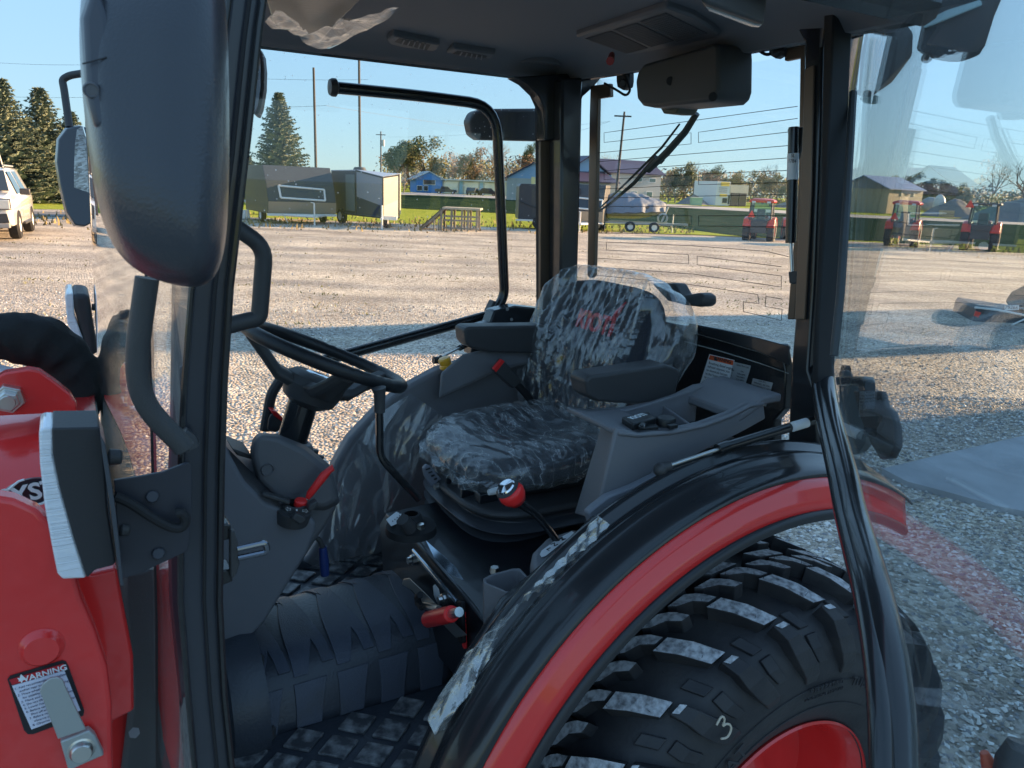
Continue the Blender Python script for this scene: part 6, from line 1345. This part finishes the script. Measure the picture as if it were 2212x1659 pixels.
# tank, piles, crates by the road
t=thing('storage_tank','white vertical storage tank beside the tan barn','tank',Vector(((1984-1106)/FPX*130,130,0))); B().ball((0,0,1.7),1,ax=(.95,.95,1.75)).obj('vessel',mat('tank_white',(.68,.66,.60),.4),t,local=True)
B().tube([(-.8,0,0),(-.7,0,1.2)],.08,6).obj('leg',wht,t,local=True); B().tube([(.8,0,0),(.7,0,1.2)],.08,6).obj('leg',wht,t,local=True)
t=thing('propane_tank','grey horizontal tank between the tan barn and the white tank','tank',Vector(((1966-1106)/FPX*134,134,0))); B().ball((0,0,1.7),1,ax=(1.6,1,1.3)).obj('vessel',mat('tank_grey',(.35,.38,.38),.5),t,local=True)
def pile(x,D,w_,h_,label,m):
    p=Vector(((x-1106)/FPX*D,D,0)); return tag(B().grid(lambda a,b:p+Vector(((a-.5)*w_,(b-.5)*w_,h_*max(0,1-math.hypot(a-.5,b-.5)*2)**.8*(1+.2*noise.noise(Vector((a*6,b*6,x))))) ),24,24).obj('gravel_pile',m),label,'gravel pile')
pgrey=mat('pile_grey',(.20,.19,.18),.95,bump=1,bscale=3,bdist=.1)
pile(2015,128,9,2.9,'grey gravel pile right of the white tank',pgrey); pile(1470,150,6,1.9,'dark dirt pile between the pale house and the yellow sign shop',pgrey); pile(2175,110,16,3.4,'broad grey pile at the right picture edge',pgrey); pile(1680,160,8,1.5,'low dirt heap behind the parked tractors',pgrey)
t=thing('crate_stack','tan pallet crate at the roadside right of the white tank','crate',Vector(((2003-1106)/FPX*120,120,0))); B().box((0,0,.5),(.9,.5,.5)).obj('box',mat('tan_crate',(.5,.38,.24),.8),t,local=True,smooth=False,bev=.03); B().box((0,-.52,.5),(.95,.03,.05)).obj('slat',grw,t,local=True,smooth=False)
t=thing('dumpster','green and white bin left of the yellow sign shop','bin',Vector(((1478-1106)/FPX*140,140,0))); B().prism([Vector((-.9,0,0)),Vector((.9,0,0)),Vector((1.0,0,1.3)),Vector((-1.0,0,1.3))],Vector((0,1.2,0))).obj('body',mat('bin_green',(.25,.42,.33),.5),t,local=True,smooth=False); B().box((0,.6,1.36),(1.05,.7,.06)).obj('lid',wht,t,local=True,smooth=False)
# cars
def car(x,D,label,m,rz=0,L=4.4,Wd=1.8,Hh=1.45,pick=False,grp='vehicles parked by the blue shed'):
    t=thing('parked_car',label,'car',Vector(((x-1106)/FPX*D,D,0)),rz,grp)
    pr_=[(-L/2,.35),(L/2,.35),(L/2,.75),(L/2-.1,.88),(.9,.95),(.35,Hh),(-.9 if pick else -1.5,Hh),(-1.1 if pick else -2.0,.98),(-L/2,.95)]
    B().prism([Vector((a,-Wd/2,b)) for a,b in pr_],Vector((0,Wd,0))).obj('body',m,t,local=True,smooth=False,bev=.08,seg=3)
    B().prism([Vector((a,-Wd/2-.01,b)) for a,b in((.75,.98),(.28,Hh-.08),(-.8,Hh-.08),(-1.0,.98))],Vector((0,Wd+.02,0))).obj('windows',pane,t,local=True,smooth=False)
    for a in(-L*.31,L*.31):
        for b_ in(-Wd/2+.1,Wd/2-.1): wheel(Vector((a,b_,.33)),.33,.22,t)
    return t
car(952,158,'dark pickup parked in front of the blue shed',mat('car_dark',(.05,.06,.07),.3,coat=.5),pick=True); car(1008,156,'dark car parked before the middle of the blue shed',MATS['car_dark'],rz=R(80)); car(1040,156,'small dark car rightmost before the blue shed',mat('car_black',(.02,.02,.025),.3,coat=.5),rz=R(20))
# --- parked tractors ---
orange=mat('tractor_red',(.62,.035,.02),.35,coat=.4); glt=glassmat('tractor_glass',(.55,.72,.72),gain=1.5); smv=mat('reflector_red',(.85,.06,.03),.5,emis=None)
def mk_tractor(flat=False):
    t=thing('parked_tractor',None,None)
    B().box((0,.3,.95),(.42,.95,.28)).obj('chassis',blackm,t,local=True,smooth=False,bev=.04)
    B().prism([Vector((a,.9,b)) for a,b in((-.33,.85),(.33,.85),(.33,1.3),(.22,1.42),(-.22,1.42),(-.33,1.3))],Vector((0,1.35,0))).obj('hood',orange,t,local=True,bev=.04)
    for s_ in(-1,1):
        w_=B().lathe((s_*.62,0,.62),(1,0,0),[(.30,-.18),(.54,-.19),(.62,-.13),(.62,.13),(.54,.19),(.30,.18)],seg=28).obj('rear_wheel',rubberm,t,local=True)
        lg=B()
        for k in range(18):
            a=k*.349; c=Vector((s_*.62,math.cos(a)*.625,.62+math.sin(a)*.625)); lg.box(c,(.17,.035,.03),Vector((1,0,0)),Vector((0,-math.sin(a),math.cos(a))),Vector((0,math.cos(a),math.sin(a))))
        lg.obj('tread',rubberm,w_,local=True,smooth=False); B().lathe((s_*.62,0,.62),(1,0,0),[(.0,-.06),(.28,-.08),(.31,-.15),(.31,.15),(.28,.08),(.0,.06)],seg=24).obj('rim',orange,w_,local=True)
        f_=B().lathe((s_*.60,0,.62),(1,0,0),[(.72,-.2),(.76,-.1),(.76,.16),(.70,.2)],seg=16,a0=20,a1=160,ref=(0,1,0)).obj('fender',orange,t,local=True,solid=.03)
        B().box((s_*.66,-.62,1.12),(.13,.03,.14)).obj('tail_lamp',orange,t,local=True,smooth=False,bev=.02)
        fw=B().lathe((s_*.5,1.75,.38),(1,0,0),[(.2,-.12),(.34,-.12),(.38,-.06),(.38,.06),(.34,.12),(.2,.12)],seg=20).obj('front_wheel',rubberm,t,local=True); B().lathe((s_*.5,1.75,.38),(1,0,0),[(.0,-.08),(.2,-.1),(.2,.1),(.0,.08)],seg=16).obj('rim',orange,fw,local=True)
        B().tube([(s_*.48,1.0,1.1),(s_*.5,1.3,1.15),(s_*.5,2.1,.75),(s_*.5,2.7,.3)],.06,8).obj('loader_arm',orange,t,local=True)
    B().box((0,-.55,.85),(.40,.12,.30)).obj('hitch',blackm,t,local=True,smooth=False,bev=.03)
    cabp=B()
    for s_ in(-1,1):
        cabp.tube([(s_*.56,-.42,1.2),(s_*.52,-.38,2.15)],.045,8); cabp.tube([(s_*.56,.85,1.1),(s_*.50,.62,2.15)],.04,8)
    cabp.box((0,-.45,1.18),(.58,.05,.06)); cabp.obj('cab_frame',blackm,t,local=True)
    B().prism([Vector((-.54,-.44,1.22)),Vector((.54,-.44,1.22)),Vector((.50,-.40,2.12)),Vector((-.50,-.40,2.12))],Vector((0,.01,0))).obj('rear_glass',glt,t,local=True,smooth=False)
    for s_ in(-1,1): B().prism([Vector((s_*.55,-.40,1.25)),Vector((s_*.55,.80,1.25)),Vector((s_*.50,.60,2.12)),Vector((s_*.50,-.38,2.12))],Vector((s_*.01,0,0))).obj('side_glass',glt,t,local=True,smooth=False)
    if flat: rf_=B().box((0,.12,2.2),(.66,.66,.05)).obj('roof',mat('roof_dark',(.07,.07,.075),.4),t,local=True,smooth=False,bev=.03)
    else: rf_=B().loft([[Vector((a*sx,.12+b*sx,z)) for a,b in((-.62,-.62),(.62,-.62),(.66,0),(.62,.66),(-.62,.66),(-.66,0))] for z,sx in((2.12,1.0),(2.2,1.04),(2.28,.9),(2.33,.6))]).obj('roof',orange,t,local=True,bev=.01)
    for s_ in(-1,1): B().box((s_*.38,-.55,2.14),(.09,.05,.045)).obj('work_lamp',mat('lamp_white',(.6,.65,.65),.3),rf_,local=True,smooth=False,bev=.01)
    sx=-.42 if not flat else -.62; zz=1.36 if not flat else 2.02
    B().prism([Vector((sx-.19,-.62,zz)),Vector((sx+.19,-.62,zz)),Vector((sx,-.62,zz+.36))],Vector((0,.012,0))).obj('slow_vehicle_triangle',smv,t,local=True,smooth=False)
    B().box((0,-.1,1.5),(.22,.08,.28)).obj('seat',blackm,t,local=True,bev=.05); B().lathe((.0,.5,1.5),(0,-.5,1),[(.16,0),(.18,.015),(.16,.03)],seg=20).obj('steering_wheel',blackm,t,local=True)
    return t
pt=mk_tractor(); G_='red tractors parked along the far edge of the yard'
def ptr(t,x,D,s_,rz,label,z=0): t.location=((x-1106)/FPX*D,D,z); t.scale=(s_,)*3; t.rotation_euler=(0,0,rz); tag(t,label,'tractor',group=G_)
ptr(pt,1616,36,.86,R(-24),'small red cab tractor with loader, left of two seen through the rear hatch glass',-.12)
t2=copy_tree(pt); ptr(t2,1694,38,.86,R(-14),'red cab tractor cut off by the hatch gas strut',-.15)
t3=copy_tree(pt); ptr(t3,1918,36,.88,R(-34),'red roofed cab tractor seen through the open door glass near the tan barn')
tf_=mk_tractor(True); ptr(tf_,2082,35,.92,R(-34),'cab tractor with a flat dark roof and raised red triangle, rightmost of the row')
# --- white truck at the left ---
wp_=mat('white_car_paint',(.72,.70,.68),.18,coat=.9); tk=thing('white_truck','white pickup or SUV cut by the left edge, its headlight toward us','truck',Vector(((-62-1106)/FPX*20.6,20.6,0)),R(26))
def sec(y,zb,zt,zs,w_,wt): return [Vector((x,y,z)) for x,z in((-w_,zb),(w_,zb),(w_*1.01,zs),(w_*.97,zs+.12),(wt,zt),(-wt,zt),(-w_*.97,zs+.12),(-w_*1.01,zs))]
B().loft([sec(-.02,.52,1.10,.85,.88,.80),sec(.10,.40,1.17,.88,.98,.86),sec(.8,.40,1.24,.95,1.0,.86),sec(1.35,.38,1.27,1.0,1.01,.84),sec(2.0,.38,1.86,1.05,1.01,.66),sec(2.6,.38,1.93,1.05,1.01,.66),sec(4.4,.40,1.92,1.05,1.01,.66),sec(5.1,.50,1.35,1.05,.96,.80)]).obj('body',wp_,tk,local=True,bev=.05,seg=3)
B().prism([Vector((-.80,1.32,1.30)),Vector((.80,1.32,1.30)),Vector((.66,1.93,1.84)),Vector((-.66,1.93,1.84))],Vector((0,-.012,.012))).obj('windscreen',pane,tk,local=True,smooth=False)
for y0,y1 in((1.85,2.75),(2.85,3.8)): B().prism([Vector((.955,y0-.25 if y0<2 else y0,1.22)),Vector((.955,y1,1.22)),Vector((.70,y1-.05,1.82)),Vector((.70,y0+.12,1.82))],Vector((.012,0,.004))).obj('side_window',pane,tk,local=True,smooth=False)
hlq=B().box((.72,-.02,.98),(.24,.06,.13)).obj('headlight',mat('headlight',(.75,.72,.66),.1,coat=1,metal=.2),tk,local=True,smooth=False,bev=.03)
B().tube([Vector(p) for p in((.48,-.09,1.12),(.96,-.06,1.12),(.97,-.05,.84),(.50,-.09,.84))],.015,6).obj('light_surround',blackm,hlq,local=True)
B().box((0,-.05,.93),(.46,.05,.19)).obj('grille',blackm,tk,local=True,smooth=False,bev=.02); B().prism([Vector((a,-.05,b)) for a,b in((.50,.72),(.86,.74),(.90,.50),(.66,.48))],Vector((0,-.02,0))).obj('fog_recess',blackm,tk,local=True,smooth=False,bev=.01)
B().box((0,.0,.42),(.9,.12,.06)).obj('lower_lip',mat('lip_grey',(.3,.29,.28),.5),tk,local=True,smooth=False,bev=.02)
for s_ in(-1,1):
    for y_ in(.95,4.0): wheel(Vector((s_*.90,y_,.41)),.41,.27,tk,ax=Vector((1,0,0)))
    B().box((s_*1.14,1.75,1.28),(.13,.06,.09)).obj('door_mirror',blackm,tk,local=True,bev=.03); B().tube([(s_*.62,2.2,1.99),(s_*.62,4.2,1.97)],.025,6).obj('roof_rail',MATS['zinc_flat'],tk,local=True); B().box((s_*1.02,2.6,.40),(.06,.8,.04)).obj('running_board',blackm,tk,local=True,smooth=False,bev=.02)
t=thing('cargo_trailer','brown ribbed slant sided trailer behind the white truck','trailer',Vector(((-34-1106)/FPX*26,26,0)),R(32))
B().prism([Vector((a,0,b)) for a,b in((-2.5,.6),(.95,.6),(.62,2.5),(-2.5,2.5))],Vector((0,3,0))).obj('body',mat('brown_ribbed',(.07,.058,.062),.5,bump=.6,bscale=4,stretch=(0,0,5),bdist=.03),t,local=True,smooth=False,bev=.03); wheel(Vector((-.6,.1,.35)),.35,.2,t); B().tube([(.64,-.02,2.5),(.96,-.02,.6)],.04,6).obj('edge_trim',MATS['dusk_panel'],t,local=True)
# trailer with number plate at the right edge
t=thing('flatbed_trailer','black flatbed trailer end with a white number plate at the right picture edge','trailer',Vector((0,0,0)))
def q2(x,y,D): return CAM+ray(x,y)*D
p0=q2(2100,690,13.5); t.location=(p0.x+1.6,p0.y,0)
B().prism([q2(x,y,13.5) for x,y in((2108,668),(2114,661),(2300,690),(2300,735),(2196,708),(2100,702))],Vector((.3,1.2,0))).obj('deck',blackm,t,smooth=False)
B().tube([q2(x,y,13.4) for x,y in((2106,664),(2150,669),(2220,682))],.02,6).obj('edge_rail',wht,t)
B().prism([q2(x,y,13.45) for x,y in((2108,672),(2120,676),(2113,686),(2104,682))],Vector((.02,.05,0))).obj('reflector',smv,t,smooth=False)
tb_=B().loft([[q2(2260+(x-2260)*s_,730+(y-730)*s_,D_) for x,y in((2172,650),(2185,630),(2215,615),(2260,606),(2300,606),(2300,662),(2180,662))] for s_,D_ in((1,13.6),(.98,14.3))]).obj('wheel_guard',mat('guard_grey',(.07,.075,.07),.4),t,smooth=False,bev=.02)
pp=B().prism([q2(x,y,13.5) for x,y in((2170,659),(2200,659),(2199,669),(2170,670))],Vector((0,-.02,0))).obj('number_plate',wht,t,smooth=False)
text('79266',q2(2185,664.3,13.46),Vector((1,.0,0)),Vector((0,0,1)),.085,inkm,pp,width=.22)
wheel(Vector(( .9,.8,.36)),.36,.24,t); B().tube([q2(x,y,13.3) for x,y in((2180,715),(2186,702),(2212,690))],.015,6).obj('safety_chain',wht,t)
# coupler at lower right, close to the tyre
hz=thing('hose_coupler','black and orange hose coupler poking in at the lower right corner','hose coupler',pd(1.5,2195,1680)); 
B().tube([pd(1.5,2150,1690),pd(1.5,2135,1648),pd(1.5,2126,1625)],[.02,.014,.008],12).obj('orange_sleeve',mat('coupler_orange',(.75,.12,.05),.4),hz)
B().tube([pd(1.45,2190,1720),pd(1.45,2192,1640),pd(1.45,2200,1600)],[.040,.032,.018],14).obj('black_body',blackm,hz)
# dealership building to the right, out of frame: it casts the shade over the tractor
dS=Vector((math.sin(R(SUN_AZ)),math.cos(R(SUN_AZ)),0)); dP=Vector((dS.y,-dS.x,0))
e0=Vector((3.9,7.0,0))
bw_=mat('dealer_siding',(.45,.42,.36),.6,bump=.3,bscale=2,stretch=(4,4,0)); 
def fb_(o,a,b,h): 
    return B().prism([o,o+dP*a,o+dP*a+dS*b,o+dS*b],Vector((0,0,h)))
o1=e0+dS*15.5
t=thing('dealership_building','tall beige sales building beside the yard, seen only in the mirrors','building',o1); fb_(o1,26,9,8.0).obj('wall',bw_,t,smooth=False)
B().prism([o1+TZ*8-dS*.4-dP*.4,o1+dP*26.4+TZ*8-dS*.4,o1+dP*26.4+dS*9.4+TZ*8,o1+dS*9.4+TZ*8-dP*.4],TZ*.4).obj('roof',mat('roof_grey',(.2,.2,.22),.6),t,smooth=False)
for k in range(5): 
    c=o1+dP*(3+k*4.6)-dS*.03; B().box(c+TZ*3,(1.1,.04,.8),dP,dS,TZ).obj('window',pane,t,smooth=False)
B().box(o1+dP*6-dS*.04+TZ*1.1,(.5,.05,1.1),dP,dS,TZ).obj('door',wht,t,smooth=False)
u1=Vector((10.35,15.66,0)); o2=u1+dS*9.5  # unseen block added and shaped to cast the shade strip on the gravel
t=thing('shade_strip_block','unseen slant topped block added beyond the right edge to shade a gravel strip','building',o2)
B().prism([o2,o2+dP*3.1,o2+dP*3.1+TZ*4.1,o2+TZ*7.2],dS*3).obj('wall',bw_,t,smooth=False); B().prism([o2-dP*.3-dS*.3+TZ*7.5,o2+dP*3.3-dS*.3+TZ*4.0,o2+dP*3.3+dS*3.3+TZ*4.0,o2-dP*.3+dS*3.3+TZ*7.5],TZ*.12).obj('roof',MATS['roof_grey'],t,smooth=False)
B().box(o2+dP*1.2-dS*.03+TZ*1.1,(.5,.04,1.1),dP,dS,TZ).obj('door',wht,t,smooth=False)
